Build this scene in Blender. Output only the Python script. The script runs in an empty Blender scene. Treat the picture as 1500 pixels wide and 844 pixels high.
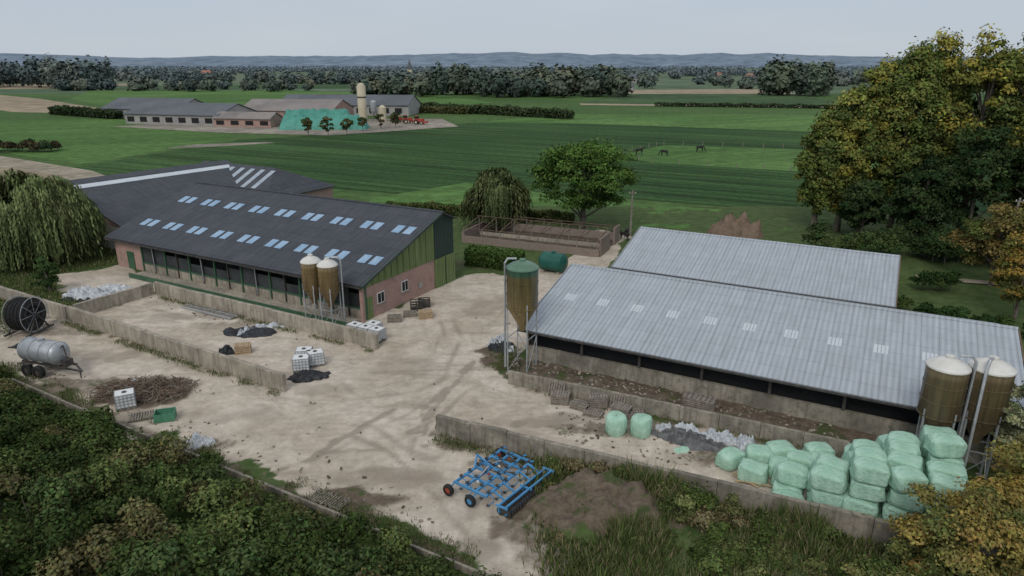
import bpy, math, random
import numpy as np
from mathutils import Vector, Matrix
random.seed(7); rng=np.random.default_rng(7)
sc=bpy.context.scene
sc.view_settings.view_transform='Standard'
try: sc.view_settings.look='None'
except: pass
sc.view_settings.exposure=0
COL=sc.collection

# ---------------------------------------------------------------- materials
def mat_base(name,rough=.8,metal=0.,spec=.3):
    m=bpy.data.materials.new(name);m.use_nodes=True
    nt=m.node_tree;b=nt.nodes['Principled BSDF']
    b.inputs['Roughness'].default_value=rough;b.inputs['Metallic'].default_value=metal
    b.inputs['Specular IOR Level'].default_value=spec
    return m,nt,b
def N(nt,t,**kw):
    n=nt.nodes.new(t)
    for k,v in kw.items(): n.inputs[k].default_value=v
    return n
def L(nt,a,b): nt.links.new(a,b)
def c4(c): return (c[0],c[1],c[2],1)
def mixc(nt,fac,a,b,mode='MIX'):
    n=nt.nodes.new('ShaderNodeMix');n.data_type='RGBA';n.blend_type=mode
    for s,v in ((n.inputs[0],fac),(n.inputs[6],a),(n.inputs[7],b)):
        if isinstance(v,bpy.types.NodeSocket): nt.links.new(v,s)
        elif isinstance(v,(int,float)): s.default_value=v
        else: s.default_value=c4(v)
    return n.outputs[2]
def objco(nt,sw='xy'):
    tc=nt.nodes.new('ShaderNodeTexCoord');o=tc.outputs['Object']
    if sw=='xy': return o
    s=nt.nodes.new('ShaderNodeSeparateXYZ');c=nt.nodes.new('ShaderNodeCombineXYZ');L(nt,o,s.inputs[0])
    for i,ch in enumerate(sw): L(nt,s.outputs['xyz'.index(ch)],c.inputs[i])
    return c.outputs[0]
def noise(nt,vec,scale,detail=5,rough=.6):
    n=N(nt,'ShaderNodeTexNoise',Scale=scale,Detail=detail,Roughness=rough);L(nt,vec,n.inputs['Vector']);return n.outputs['Fac']
def mapped(nt,v,scale,rot=0):
    mp=nt.nodes.new('ShaderNodeMapping');mp.inputs['Scale'].default_value=scale;mp.inputs['Rotation'].default_value=(0,0,rot);L(nt,v,mp.inputs[0]);return mp.outputs[0]
def ramp(nt,f,a,b):
    n=nt.nodes.new('ShaderNodeMapRange');n.interpolation_type='SMOOTHSTEP'
    n.inputs[1].default_value=a;n.inputs[2].default_value=b;L(nt,f,n.inputs[0]);return n.outputs[0]
def math_(nt,op,a,b):
    n=nt.nodes.new('ShaderNodeMath');n.operation=op
    for i,v in enumerate((a,b)):
        if isinstance(v,(int,float)): n.inputs[i].default_value=v
        else: L(nt,v,n.inputs[i])
    return n.outputs[0]
def bump(nt,b,h,strength=.4,dist=.05):
    n=N(nt,'ShaderNodeBump',Strength=strength,Distance=dist);L(nt,h,n.inputs['Height']);L(nt,n.outputs[0],b.inputs['Normal'])
def M_noise(name,c1,c2,scale=1.5,rough=.8,metal=0,spec=.3,fine=12.,bs=.3,bd=.03):
    m,nt,b=mat_base(name,rough,metal,spec);v=objco(nt)
    f=ramp(nt,noise(nt,v,scale),.3,.7);g=noise(nt,v,fine,3)
    c=mixc(nt,f,c1,c2);c=mixc(nt,.5,c,mixc(nt,g,(.6,.6,.6),(1.5,1.5,1.5)),'MULTIPLY')
    L(nt,c,b.inputs['Base Color']);bump(nt,b,g,bs,bd);return m
def M_concrete(name,base,dark,moss=(.06,.075,.035),mossamt=.5):
    m,nt,b=mat_base(name,.9);v=objco(nt)
    a=ramp(nt,noise(nt,v,.5,6),.35,.68);f=noise(nt,v,3.,6,.7)
    st=ramp(nt,noise(nt,mapped(nt,v,(2.2,2.2,.25)),1.5,5),.42,.66)
    c=mixc(nt,a,base,dark);c=mixc(nt,math_(nt,'MULTIPLY',st,.65),c,tuple(x*.42 for x in base))
    mm=ramp(nt,f,.62-.25*mossamt,.75);c=mixc(nt,math_(nt,'MULTIPLY',mm,mossamt),c,moss)
    L(nt,c,b.inputs['Base Color']);bump(nt,b,f,.5,.04);return m
def M_sheet(name,c1,c2,bw,rh,mortar,per,sw='xy',rough=.7,stain=(.2,.19,.16),stamt=.3,metal=0,var=.12,bs=.5,wamt=.5,seam=.55):
    m,nt,b=mat_base(name,rough,metal,.35);v=objco(nt,sw)
    br=nt.nodes.new('ShaderNodeTexBrick');L(nt,v,br.inputs['Vector']);br.offset=0
    br.inputs['Scale'].default_value=1;br.inputs['Brick Width'].default_value=bw;br.inputs['Row Height'].default_value=rh
    br.inputs['Mortar Size'].default_value=mortar;br.inputs['Mortar Smooth'].default_value=.5
    br.inputs['Color1'].default_value=c4(c1);br.inputs['Color2'].default_value=c4(c2);br.inputs['Mortar'].default_value=c4(tuple(x*seam for x in c1))
    n1=noise(nt,v,.35,5);n2=noise(nt,v,2.5,6,.7)
    c=mixc(nt,math_(nt,'MULTIPLY',ramp(nt,n1,.4,.7),stamt),br.outputs['Color'],stain)
    n3=noise(nt,mapped(nt,v,(3.,.22,1)),1.2,5)
    c=mixc(nt,.8,c,mixc(nt,ramp(nt,n3,.3,.75),(1-var*2,)*3,(1+var,)*3),'MULTIPLY')
    c=mixc(nt,math_(nt,'MULTIPLY',ramp(nt,n2,.55,.8),stamt),c,stain)
    wv=nt.nodes.new('ShaderNodeTexWave');wv.wave_type='BANDS';wv.bands_direction='X';wv.wave_profile='SIN'
    wv.inputs['Scale'].default_value=math.pi*2/20/per;L(nt,v,wv.inputs['Vector'])
    c=mixc(nt,wamt,c,mixc(nt,wv.outputs['Fac'],(.72,.72,.72),(1.2,1.2,1.2)),'MULTIPLY')
    L(nt,c,b.inputs['Base Color']);bump(nt,b,wv.outputs['Fac'],bs,.05);return m
def M_brick(name,sw,c1=(.40,.23,.19),c2=(.31,.18,.15)):
    m,nt,b=mat_base(name,.9);v=objco(nt,sw)
    br=nt.nodes.new('ShaderNodeTexBrick');L(nt,v,br.inputs['Vector'])
    br.inputs['Scale'].default_value=1;br.inputs['Brick Width'].default_value=.24;br.inputs['Row Height'].default_value=.08
    br.inputs['Mortar Size'].default_value=.012
    br.inputs['Color1'].default_value=c4(c1);br.inputs['Color2'].default_value=c4(c2);br.inputs['Mortar'].default_value=(.36,.32,.28,1)
    n=noise(nt,v,.8,6);c=mixc(nt,ramp(nt,n,.35,.75),br.outputs['Color'],tuple(x*.9+.06 for x in c1))
    n2=noise(nt,v,5,5);c=mixc(nt,.6,c,mixc(nt,n2,(.5,.5,.5),(1.5,1.5,1.5)),'MULTIPLY')
    n3=noise(nt,v,.5,6,.7);c=mixc(nt,math_(nt,'MULTIPLY',ramp(nt,n3,.5,.7),.45),c,(.15,.11,.09))
    L(nt,c,b.inputs['Base Color']);return m
def M_attr(name):
    m=bpy.data.materials.new(name);m.use_nodes=True;nt=m.node_tree
    nt.nodes.remove(nt.nodes['Principled BSDF']);d=nt.nodes.new('ShaderNodeBsdfDiffuse')
    a=nt.nodes.new('ShaderNodeAttribute');a.attribute_name='col';L(nt,a.outputs['Color'],d.inputs[0]);L(nt,d.outputs[0],nt.nodes['Material Output'].inputs[0])
    return m
def M_field(name,c1,c2,rows=0,ang=0,scale=.02,rowamt=.35,fine=.35):
    m,nt,b=mat_base(name,.95,0,.1);v=objco(nt)
    f=ramp(nt,noise(nt,v,scale,6),.35,.68);c=mixc(nt,f,c1,c2)
    g=noise(nt,v,fine,6,.75);c=mixc(nt,.8,c,mixc(nt,ramp(nt,g,.3,.7),(.6,.6,.6),(1.4,1.4,1.4)),'MULTIPLY')
    if rows:
        vr=mapped(nt,v,(1,1,1),ang)
        r=noise(nt,mapped(nt,vr,(1/rows,.01,1)),1.,3);c=mixc(nt,rowamt,c,mixc(nt,ramp(nt,r,.35,.65),(.55,.55,.55),(1.5,1.5,1.5)),'MULTIPLY')
        r2=noise(nt,mapped(nt,vr,(1/(rows*9),.004,1)),1.,2);c=mixc(nt,.5,c,mixc(nt,ramp(nt,r2,.4,.6),(.78,.8,.78),(1.2,1.18,1.15)),'MULTIPLY')
    L(nt,c,b.inputs['Base Color']);bump(nt,b,g,.6,.3);return m

M={}
M['leaf']=M_attr('foliage')
M['weed']=M_attr('weed_leaves')
M['bark']=M_noise('bark',(.09,.075,.06),(.15,.13,.105),3)
M['conc']=M_concrete('weathered_concrete',(.42,.375,.305),(.27,.24,.195),mossamt=.5)
M['concd']=M_concrete('dirty_concrete',(.34,.305,.25),(.17,.155,.13),mossamt=.7)
M['roofdark']=M_sheet('slate_grey_corrugated',(.050,.056,.069),(.062,.069,.083),1.05,1.35,.03,.35,stain=(.085,.09,.095),stamt=.4)
M['rooflight']=M_sheet('pale_corrugated',(.365,.405,.445),(.385,.425,.465),1.05,1.22,.035,.35,stain=(.29,.315,.33),stamt=.3,rough=.55,var=.08,wamt=.45,seam=.80)
M['skyl']=M_noise('skylight_blue',(.20,.33,.48),(.30,.43,.57),.8,.35,0,.5)
M['skylw']=M_noise('skylight_pale',(.47,.52,.56),(.55,.59,.62),.8,.4,0,.5)
M['skylg']=M_noise('skylight_grey',(.26,.31,.37),(.38,.43,.48),1.8,.4,0,.5)
M['brickyz']=M_brick('brick_yz','yzx'); M['brickxz']=M_brick('brick_xz','xzy')
M['brickold']=M_brick('old_brown_brick','xzy',(.20,.145,.115),(.14,.105,.085));M['brickoldy']=M_brick('old_brown_brick_end','yzx',(.21,.15,.12),(.15,.11,.09))
M['grn']=M_sheet('green_cladding',(.165,.23,.085),(.185,.25,.10),.9,20,.02,.35,sw='yzx',stain=(.12,.16,.07),stamt=.5,var=.16)
M['dgrn']=M_sheet('dark_green_cladding',(.025,.05,.04),(.03,.056,.045),.9,20,.01,.35,sw='yzx',stain=(.05,.06,.05),stamt=.3)
M['grnp']=M_noise('green_paint',(.035,.09,.05),(.055,.12,.07),1.5,.5)
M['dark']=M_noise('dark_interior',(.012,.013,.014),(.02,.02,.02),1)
M['net']=M_noise('wind_netting',(.03,.034,.036),(.055,.06,.062),.7)
M['white']=M_noise('white_plastic',(.60,.62,.62),(.72,.73,.73),2,.45)
M['tarpw']=M_noise('white_sheeting',(.33,.36,.39),(.58,.60,.62),2.2,.5,fine=5,bs=.8,bd=.1)
M['tarpb']=M_noise('black_sheeting',(.012,.013,.016),(.03,.033,.037),1.2,.4,fine=5,bs=.8,bd=.1)
M['tarpg']=M_noise('green_sheeting',(.05,.22,.17),(.09,.31,.25),.15,.5,fine=.8,bs=.8,bd=.5)
M['steel']=M_noise('galvanised_steel',(.32,.34,.36),(.44,.46,.47),2,.45,.4)
M['dsteel']=M_noise('dark_steel',(.05,.05,.05),(.10,.09,.08),2,.6,.3)
M['rust']=M_noise('rusty_trim',(.12,.075,.055),(.19,.125,.09),2)
M['brush']=M_noise('dead_brushwood',(.10,.068,.048),(.17,.125,.09),2)
M['wood']=M_noise('pallet_wood',(.33,.24,.15),(.45,.34,.22),3)
M['woodg']=M_noise('grey_wood',(.16,.14,.12),(.27,.24,.20),3)
M['blue']=M_noise('blue_machine_paint',(.045,.20,.40),(.09,.29,.52),2,.45)
M['bale']=M_noise('bale_wrap',(.30,.50,.38),(.41,.61,.49),1.4,.45,0,.35,fine=5,bs=.8,bd=.1)
M['tyre']=M_noise('rubber',(.015,.015,.016),(.03,.03,.03),4,.8)
M['hub']=M_noise('red_hub',(.35,.07,.04),(.25,.05,.03),4,.5)
M['red']=M_noise('red_paint',(.36,.06,.04),(.28,.05,.035),1,.5)
M['soil']=M_noise('soil',(.075,.058,.043),(.13,.105,.08),.9,.95,fine=6,bs=1,bd=.12)
M['soilr']=M_noise('earth_heap_soil',(.15,.105,.075),(.21,.155,.115),.9,.95,fine=3,bs=1,bd=.2)
M['gravel']=M_noise('dark_gravel',(.07,.072,.075),(.20,.20,.20),3,.9,fine=14,bs=1,bd=.1)
M['hide']=M_noise('dark_hide',(.012,.010,.010),(.025,.02,.018),2,.6)
M['tile']=M_noise('red_roof_tiles',(.28,.13,.10),(.34,.17,.13),.3)
M['renderw']=M_noise('pale_wall',(.45,.43,.40),(.55,.53,.5),.3)
M['renderg']=M_noise('grey_wall',(.27,.26,.25),(.35,.34,.32),.3)
M['roofbr']=M_noise('brown_roof',(.18,.16,.15),(.25,.225,.21),.08,fine=.6)
M['roofdk2']=M_noise('distant_dark_roof',(.09,.10,.115),(.125,.135,.15),.08,fine=.6)
M['cream']=M_noise('cream_silo',(.48,.42,.30),(.54,.49,.37),.3)
M['tankg']=M_noise('green_tank',(.01,.08,.065),(.02,.11,.085),1,.4)
M['crate']=M_noise('green_crate',(.06,.20,.12),(.09,.26,.16),2,.5)
def M_grp(name,top,mid,low,z0,z1):
    m,nt,b=mat_base(name,.35,0,.5);v=objco(nt)
    s=nt.nodes.new('ShaderNodeSeparateXYZ');L(nt,v,s.inputs[0])
    n=noise(nt,v,1.2,5);z=math_(nt,'ADD',s.outputs[2],math_(nt,'MULTIPLY',n,.4))
    c=mixc(nt,ramp(nt,z,z0+.2,z1-.2),low,mid);c=mixc(nt,ramp(nt,z,z1-.1,z1+.25),c,top)
    st=noise(nt,mapped(nt,v,(3,3,.2)),1.5,5);c=mixc(nt,.8,c,mixc(nt,ramp(nt,st,.3,.7),(.55,.55,.55),(1.35,1.35,1.35)),'MULTIPLY')
    L(nt,c,b.inputs['Base Color']);return m

# ---------------------------------------------------------------- mesh helpers
class MB:
    def __init__(s): s.v=[];s.f=[];s.m=[];s.mats=[]
    def mi(s,k):
        if k not in s.mats: s.mats.append(k)
        return s.mats.index(k)
    def add(s,vs,fs,mat):
        o=len(s.v);s.v+=[tuple(x) for x in vs];k=s.mi(mat)
        for f in fs: s.f.append(tuple(i+o for i in f));s.m.append(k)
    def box(s,c,sz,mat,rot=0,M4=None):
        x,y,z=sz[0]/2,sz[1]/2,sz[2]/2
        R=M4 if M4 is not None else Matrix.Rotation(rot,3,'Z')
        vs=[Vector(c)+R@Vector((a*x,b*y,d*z)) for a in(-1,1) for b in(-1,1) for d in(-1,1)]
        s.add(vs,[(0,1,3,2),(4,6,7,5),(0,4,5,1),(2,3,7,6),(0,2,6,4),(1,5,7,3)],mat)
    def beam(s,a,b,w,mat,h=None):
        a=Vector(a);b=Vector(b);d=b-a;q=d.to_track_quat('X','Z').to_matrix()
        s.box((a+b)/2,(d.length,w,h or w),mat,M4=q)
    def tube(s,pts,rad,mat,n=8,cap=True):
        pts=[Vector(p) for p in pts]
        if not hasattr(rad,'__len__'): rad=[rad]*len(pts)
        vs=[];fs=[]
        for i,p in enumerate(pts):
            d=(pts[min(i+1,len(pts)-1)]-pts[max(i-1,0)]).normalized();q=d.to_track_quat('Z','Y').to_matrix()
            for k in range(n):
                a=2*math.pi*k/n;vs.append(p+q@Vector((math.cos(a),math.sin(a),0))*rad[i])
        for i in range(len(pts)-1):
            for k in range(n):
                fs.append((i*n+k,i*n+(k+1)%n,(i+1)*n+(k+1)%n,(i+1)*n+k))
        if cap: fs.append(tuple(range(n))[::-1]);fs.append(tuple((len(pts)-1)*n+k for k in range(n)))
        s.add(vs,fs,mat)
    def lathe(s,prof,c,mat,n=24,rot=None):
        vs=[];fs=[];R=rot or Matrix.Identity(3)
        for r,z in prof:
            for k in range(n):
                a=2*math.pi*k/n;vs.append(Vector(c)+R@Vector((r*math.cos(a),r*math.sin(a),z)))
        for i in range(len(prof)-1):
            for k in range(n): fs.append((i*n+k,i*n+(k+1)%n,(i+1)*n+(k+1)%n,(i+1)*n+k))
        s.add(vs,fs,mat)
    def poly(s,pts,mat): s.add(pts,[tuple(range(len(pts)))],mat)
    def prism(s,poly,off,mat):
        n=len(poly);off=Vector(off);a=[Vector(p) for p in poly];b=[p+off for p in a]
        s.add(a+b,[tuple(range(n))[::-1],tuple(range(n,2*n))]+[(i,(i+1)%n,n+(i+1)%n,n+i) for i in range(n)],mat)
    def obj(s,name,loc=(0,0,0),rot=0,parent=None,smooth=False,bevel=0):
        me=bpy.data.meshes.new(name);me.from_pydata(s.v,[],s.f)
        for k in s.mats: me.materials.append(M[k] if isinstance(k,str) else k)
        me.polygons.foreach_set('material_index',s.m);me.update()
        if smooth:
            me.polygons.foreach_set('use_smooth',[True]*len(me.polygons))
            try: me.set_sharp_from_angle(angle=math.radians(40))
            except: pass
        o=bpy.data.objects.new(name,me);COL.objects.link(o);o.location=loc;o.rotation_euler=(0,0,rot)
        if parent: o.parent=parent
        if bevel:
            md=o.modifiers.new('b','BEVEL');md.width=bevel;md.segments=2;md.limit_method='ANGLE'
        return o
def empty(name,loc,rot=0):
    e=bpy.data.objects.new(name,None);COL.objects.link(e);e.location=loc;e.rotation_euler=(0,0,rot);return e

def sn(x,y,seed=0,oct=5,f0=.1):
    r=np.random.default_rng(seed);out=0;a=1.;t=0
    for o in range(oct):
        for k in range(3):
            th=r.uniform(0,2*math.pi);ph=r.uniform(0,6.28);ff=f0*2**o*r.uniform(.7,1.4)
            out=out+a*np.sin((x*math.cos(th)+y*math.sin(th))*ff*6.28+ph+1.3*np.sin((x*math.sin(th)-y*math.cos(th))*ff*3.1+ph*2))
        t+=a*1.8;a*=.55
    return out/t
def quadmesh(name,V,Q,mats,mi=None,col=None,smooth=False,loc=(0,0,0)):
    me=bpy.data.meshes.new(name);nv=len(V);nq=len(Q)
    me.vertices.add(nv);me.vertices.foreach_set('co',np.asarray(V,np.float32).ravel())
    me.loops.add(nq*4);me.loops.foreach_set('vertex_index',np.asarray(Q,np.int32).ravel())
    me.polygons.add(nq);me.polygons.foreach_set('loop_start',np.arange(nq,dtype=np.int32)*4)
    me.polygons.foreach_set('loop_total',np.full(nq,4,np.int32))
    for k in mats: me.materials.append(M[k] if isinstance(k,str) else k)
    if mi is not None: me.polygons.foreach_set('material_index',np.asarray(mi,np.int32))
    if smooth: me.polygons.foreach_set('use_smooth',np.ones(nq,bool))
    if col is not None:
        a=me.attributes.new('col','FLOAT_COLOR','POINT');c=np.ones((nv,4),np.float32);c[:,:3]=col;a.data.foreach_set('color',c.ravel())
    me.update(calc_edges=True);me.validate()
    o=bpy.data.objects.new(name,me);COL.objects.link(o);o.location=loc;return o
def unit(n):
    d=rng.normal(size=(n,3));return d/np.linalg.norm(d,axis=1)[:,None]
def leafquads(P,Nrm,size,aspect=1.6,up=None):
    n=len(P);r=unit(n) if up is None else up
    t=np.cross(Nrm,r);t/=np.linalg.norm(t,axis=1)[:,None]+1e-9
    b=np.cross(Nrm,t);b/=np.linalg.norm(b,axis=1)[:,None]+1e-9
    s=np.asarray(size)
    if s.ndim==0: s=np.full(n,float(s))
    s=(s*rng.uniform(.6,1.35,n))[:,None]
    V=np.stack([P-b*s*aspect*.5,P+t*s*.5,P+b*s*aspect*.5,P-t*s*.5],1).reshape(-1,3)
    return V,np.arange(4*n).reshape(-1,4)
def clumpleaves(C,R,n,size,cols,flat=.8,inner=.55):
    K=len(C);idx=np.repeat(np.arange(K),n);d=unit(K*n)
    d[:,2]=np.where(d[:,2]<-.3,-d[:,2]*.6,d[:,2])
    rr=rng.uniform(inner,1.05,K*n)*(1+.25*np.sin(d[:,0]*5+idx)*np.cos(d[:,1]*4+idx*2))
    P=C[idx]+d*rr[:,None]*R[idx][:,None]*np.array([1,1,flat])
    nr=d+unit(K*n)*.8+np.array([0,0,.35]);nr/=np.linalg.norm(nr,axis=1)[:,None]
    V,Q=leafquads(P,nr,size)
    cb=cols[idx]*rng.uniform(.7,1.3,(K*n,1))*(1+.08*rng.normal(size=(K*n,3)))
    return V,Q,np.repeat(np.clip(cb,0.004,1),4,axis=0)
def tubes_np(paths):
    V=[];Q=[];o=0
    for pts,rad in paths:
        mb=MB();mb.tube(pts,rad,'bark',n=6,cap=False)
        V+=mb.v;Q+=[tuple(i+o for i in f) for f in mb.f];o=len(V)
    return np.array(V),np.array(Q)
def pal(cols,K,w=None):
    cols=np.array(cols);i=rng.choice(len(cols),K,p=w);return cols[i]*rng.uniform(.78,1.25,(K,1))
def tree(name,x,y,h,r,base,K,n,leaf,cols,tr=.3,rc=None,shape=1.,w=None,flat=.8,inner=.55):
    cz=(h+base)/2;hz=(h-base)/2;rc=rc or r*.3
    d=unit(K);rad=rng.uniform(.25,1,K)**.5
    zz=d[:,2]*rad
    wf=np.where(zz>0,1-(np.abs(zz)**2)*(1-shape),1.)*(1+.18*np.sin(3*np.arctan2(d[:,1],d[:,0])+x))
    C=np.stack([x+d[:,0]*rad*(r-rc*.6)*wf,y+d[:,1]*rad*(r-rc*.6)*wf,cz+zz*(hz-rc*.5)],1)
    R=rc*rng.uniform(.5,1.35,K);cc=pal(cols,K,w)
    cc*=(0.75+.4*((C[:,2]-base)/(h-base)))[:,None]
    V,Q,c=clumpleaves(C,R,n,leaf,cc,flat=flat,inner=inner)
    paths=[([(x,y,-.3),(x+.1,y,base*.6),(x,y+.1,cz),(x,y,h*.88)],[tr*1.2,tr,tr*.6,tr*.12])]
    for k in rng.choice(K,min(K,16),replace=False):
        z0=min(max(base*.7,C[k,2]-r*.5),cz);paths.append(([(x,y,z0),((x+C[k,0])/2,(y+C[k,1])/2,(z0+C[k,2])/2+.2),tuple(C[k])],[tr*.4,tr*.25,tr*.08]))
    TV,TQ=tubes_np(paths)
    nV=len(V);V=np.vstack([V,TV]);mi=np.r_[np.zeros(len(Q)),np.ones(len(TQ))];Q=np.vstack([Q,TQ+nV])
    c=np.vstack([c,np.full((len(TV),3),.1)])
    return quadmesh(name,V,Q,['leaf','bark'],mi,c)
def willow(name,x,y,h,r,n,cols,seed=1):
    K=70;az=rng.uniform(0,2*math.pi,K);rr=np.sqrt(rng.uniform(0.02,1,K));
    lobes=1+.16*np.sin(az*5+seed)
    tx=x+np.cos(az)*rr*r*lobes;ty=y+np.sin(az)*rr*r*lobes;tz=h*(.98-.42*rr**2)+rng.uniform(-.7,.5,K)
    cc=pal(cols,K);P=[];c=[]
    for k in range(K):
        ns=int(n/K/14)
        for s in range(ns):
            a=rng.uniform(0,6.28);q=rng.uniform(0,1)**.6*r*.28
            px,py=tx[k]+math.cos(a)*q,ty[k]+math.sin(a)*q
            top=tz[k]-q*q*.35;ln=rng.uniform(.35,1)*(top-.8) if rr[k]>.45 else rng.uniform(1,3)
            t=np.linspace(0,1,14);sh=rng.uniform(.5,1.6)
            P.append(np.stack([px+(px-x)*.06*t+rng.normal(0,.06,14),py+(py-y)*.06*t+rng.normal(0,.06,14),top-ln*t],1))
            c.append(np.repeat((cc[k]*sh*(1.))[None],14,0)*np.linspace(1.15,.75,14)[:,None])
    P=np.vstack(P);c=np.vstack(c);m=len(P)
    out=np.stack([P[:,0]-x,P[:,1]-y,np.full(m,2.5)],1);out/=np.linalg.norm(out,axis=1)[:,None]
    nr=out+unit(m)*.7;nr/=np.linalg.norm(nr,axis=1)[:,None]
    V,Q=leafquads(P,nr,.16,4.0,up=np.cross(np.cross(nr,np.tile([0,0,1.],(m,1))),nr)+1e-6)
    C=np.repeat(c*rng.uniform(.7,1.3,(m,1)),4,0)
    paths=[([(x,y,-.2),(x,y,h*.35),(x,y,h*.7)],[.55,.42,.2])]
    for k in rng.choice(K,14,replace=False): paths.append(([(x,y,h*.35),((x+tx[k])/2,(y+ty[k])/2,h*.6),(tx[k],ty[k],tz[k]-.3)],[.22,.14,.04]))
    TV,TQ=tubes_np(paths);nV=len(V)
    return quadmesh(name,np.vstack([V,TV]),np.vstack([Q,TQ+nV]),['leaf','bark'],np.r_[np.zeros(len(Q)),np.ones(len(TQ))],np.vstack([C,np.full((len(TV),3),.1)]))

# ---------------------------------------------------------------- world, sun, camera
w=bpy.data.worlds.new("World");sc.world=w;w.use_nodes=True;nt=w.node_tree;bg=nt.nodes['Background']
sk=nt.nodes.new('ShaderNodeTexSky');sk.sky_type='NISHITA';sk.sun_disc=False
sk.sun_elevation=math.radians(42);sk.sun_rotation=math.radians(200);sk.dust_density=3;sk.air_density=1.5
tc=nt.nodes.new('ShaderNodeTexCoord');sp=nt.nodes.new('ShaderNodeSeparateXYZ');L(nt,tc.outputs['Generated'],sp.inputs[0])
cl=noise(nt,mapped(nt,tc.outputs['Generated'],(1.2,1.2,9)),2.2,5,.55)
g=mixc(nt,ramp(nt,sp.outputs[2],0,.16),(5.5,6.15,6.9),(4.45,5.45,6.8))
g2=mixc(nt,ramp(nt,sp.outputs[2],.15,.7),g,(6.5,6.7,7.1))
g=mixc(nt,math_(nt,'MULTIPLY',ramp(nt,cl,.4,.7),.35),g2,(6.1,6.5,7.0))
g=mixc(nt,.12,g,sk.outputs[0]);L(nt,g,bg.inputs[0]);bg.inputs[1].default_value=.1
sl=bpy.data.lights.new('sun','SUN');sl.energy=1.2;sl.angle=math.radians(22);sl.color=(1,.96,.90)
so=bpy.data.objects.new('sun',sl);COL.objects.link(so)
az=math.radians(200);el=math.radians(42)
dv=Vector((math.sin(az)*math.cos(el),math.cos(az)*math.cos(el),math.sin(el)));so.rotation_euler=dv.to_track_quat('Z','Y').to_euler();so.location=(0,0,60)
cd=bpy.data.cameras.new('camera');cam=bpy.data.objects.new('camera',cd);COL.objects.link(cam);sc.camera=cam
cam.location=(0,0,22);cam.rotation_euler=(math.radians(90)-math.atan(.327),0,0);cd.lens=24;cd.sensor_width=36;cd.clip_end=30000;cd.clip_start=.5

# ---------------------------------------------------------------- ground + fields
def poly_obj(name,pts,z,mat):
    mb=MB();mb.poly([(a,b,z) for a,b in pts],mat);return mb.obj(name)
M['meadow']=M_field('meadow_grass',(.055,.108,.032),(.082,.14,.044),0,scale=.012)
M['beet']=M_field('beet_leaves',(.030,.068,.022),(.048,.094,.030),2.2,math.radians(-62),.015,.7,.8)
M['bright']=M_field('bright_grass',(.072,.148,.040),(.10,.18,.054),5,math.radians(60),.02,.3)
M['dull']=M_field('dull_green_crop',(.045,.088,.036),(.068,.112,.048),8,math.radians(80),.006,.3,.1)
M['tan']=M_field('stubble',(.29,.235,.165),(.35,.29,.21),10,math.radians(75),.01,.25,.1)
M['farfield']=M_field('far_farmland',(.09,.14,.08),(.15,.18,.12),0,0,.0025,0,.02)
M['track']=M_field('dirt_track',(.34,.295,.235),(.25,.22,.16),0,0,.1)
M['farmyard']=M_field('distant_yard_surface',(.22,.195,.165),(.33,.295,.245),0,0,.05)
gp=MB();gp.poly([(-9000,-300,-.12),(9000,-300,-.12),(9000,9000,-.12),(-9000,9000,-.12)],'farfield');gp.obj('ground')
poly_obj('meadow_field',[(-420,60),(330,20),(380,560),(60,600),(-430,560)],-.08,'meadow')
poly_obj('beet_field',[(-100,148),(-89,200),(-84,216),(-53,236),(-16,280),(29,274),(75,256),(112,236),(150,180),(60,80),(46,106),(18,118),(-20,122),(-60,138)],-.04,'beet')
poly_obj('horse_pasture_field',[(27,176),(44,200),(70,192),(110,182),(98,154),(64,148),(33,163)],-.02,'bright')
poly_obj('grass_strip_field',[(-24,118),(-9,134),(17,114),(46,103),(70,84),(60,70),(36,72),(-26,100)],-.02,'bright')
poly_obj('grass_field',[(-170,300),(-115,262),(-100,250),(-88,216),(-100,160),(-125,176),(-180,215),(-235,290)],-.04,'bright')
poly_obj('stubble_field',[(-400,550),(-320,481),(-202,357),(-215,338),(-245,345),(-290,385),(-420,480)],-.04,'tan')
poly_obj('green_crop_field',[(-300,480),(-190,350),(-60,380),(-10,430),(-60,560),(-200,640),(-380,640)],-.03,'bright')
poly_obj('dull_crop_field',[(30,275),(-14,283),(25,330),(120,330),(210,290),(150,235),(112,238)],-.03,'bright')
poly_obj('stubble_strip_field',[(40,424),(180,390),(175,372),(40,408)],-.02,'tan')
poly_obj('stubble_far_field',[(80,650),(240,680),(230,560),(85,565)],-.02,'tan')
poly_obj('crop_far_field',[(40,425),(85,560),(230,555),(190,392)],-.05,'dull')
poly_obj('crop_left_field',[(-420,800),(-200,820),(-100,700),(-380,660)],-.04,'dull')
poly_obj('stubble_left_field',[(-700,840),(-430,860),(-430,700),(-640,640)],-.04,'tan')
poly_obj('dirt_track_path',[(-150,200),(-131,176),(-92,150),(-78,136),(-84,133),(-98,145),(-137,168),(-160,186)],-.015,'track')
poly_obj('stubble_near_field',[(-160,186),(-137,168),(-98,145),(-88,134),(-120,130),(-190,160)],-.03,'tan')
poly_obj('worn_pasture_ground',[(-96,192),(-84,196),(-70,206),(-74,208),(-92,202)],-.01,'farmyard')

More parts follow.
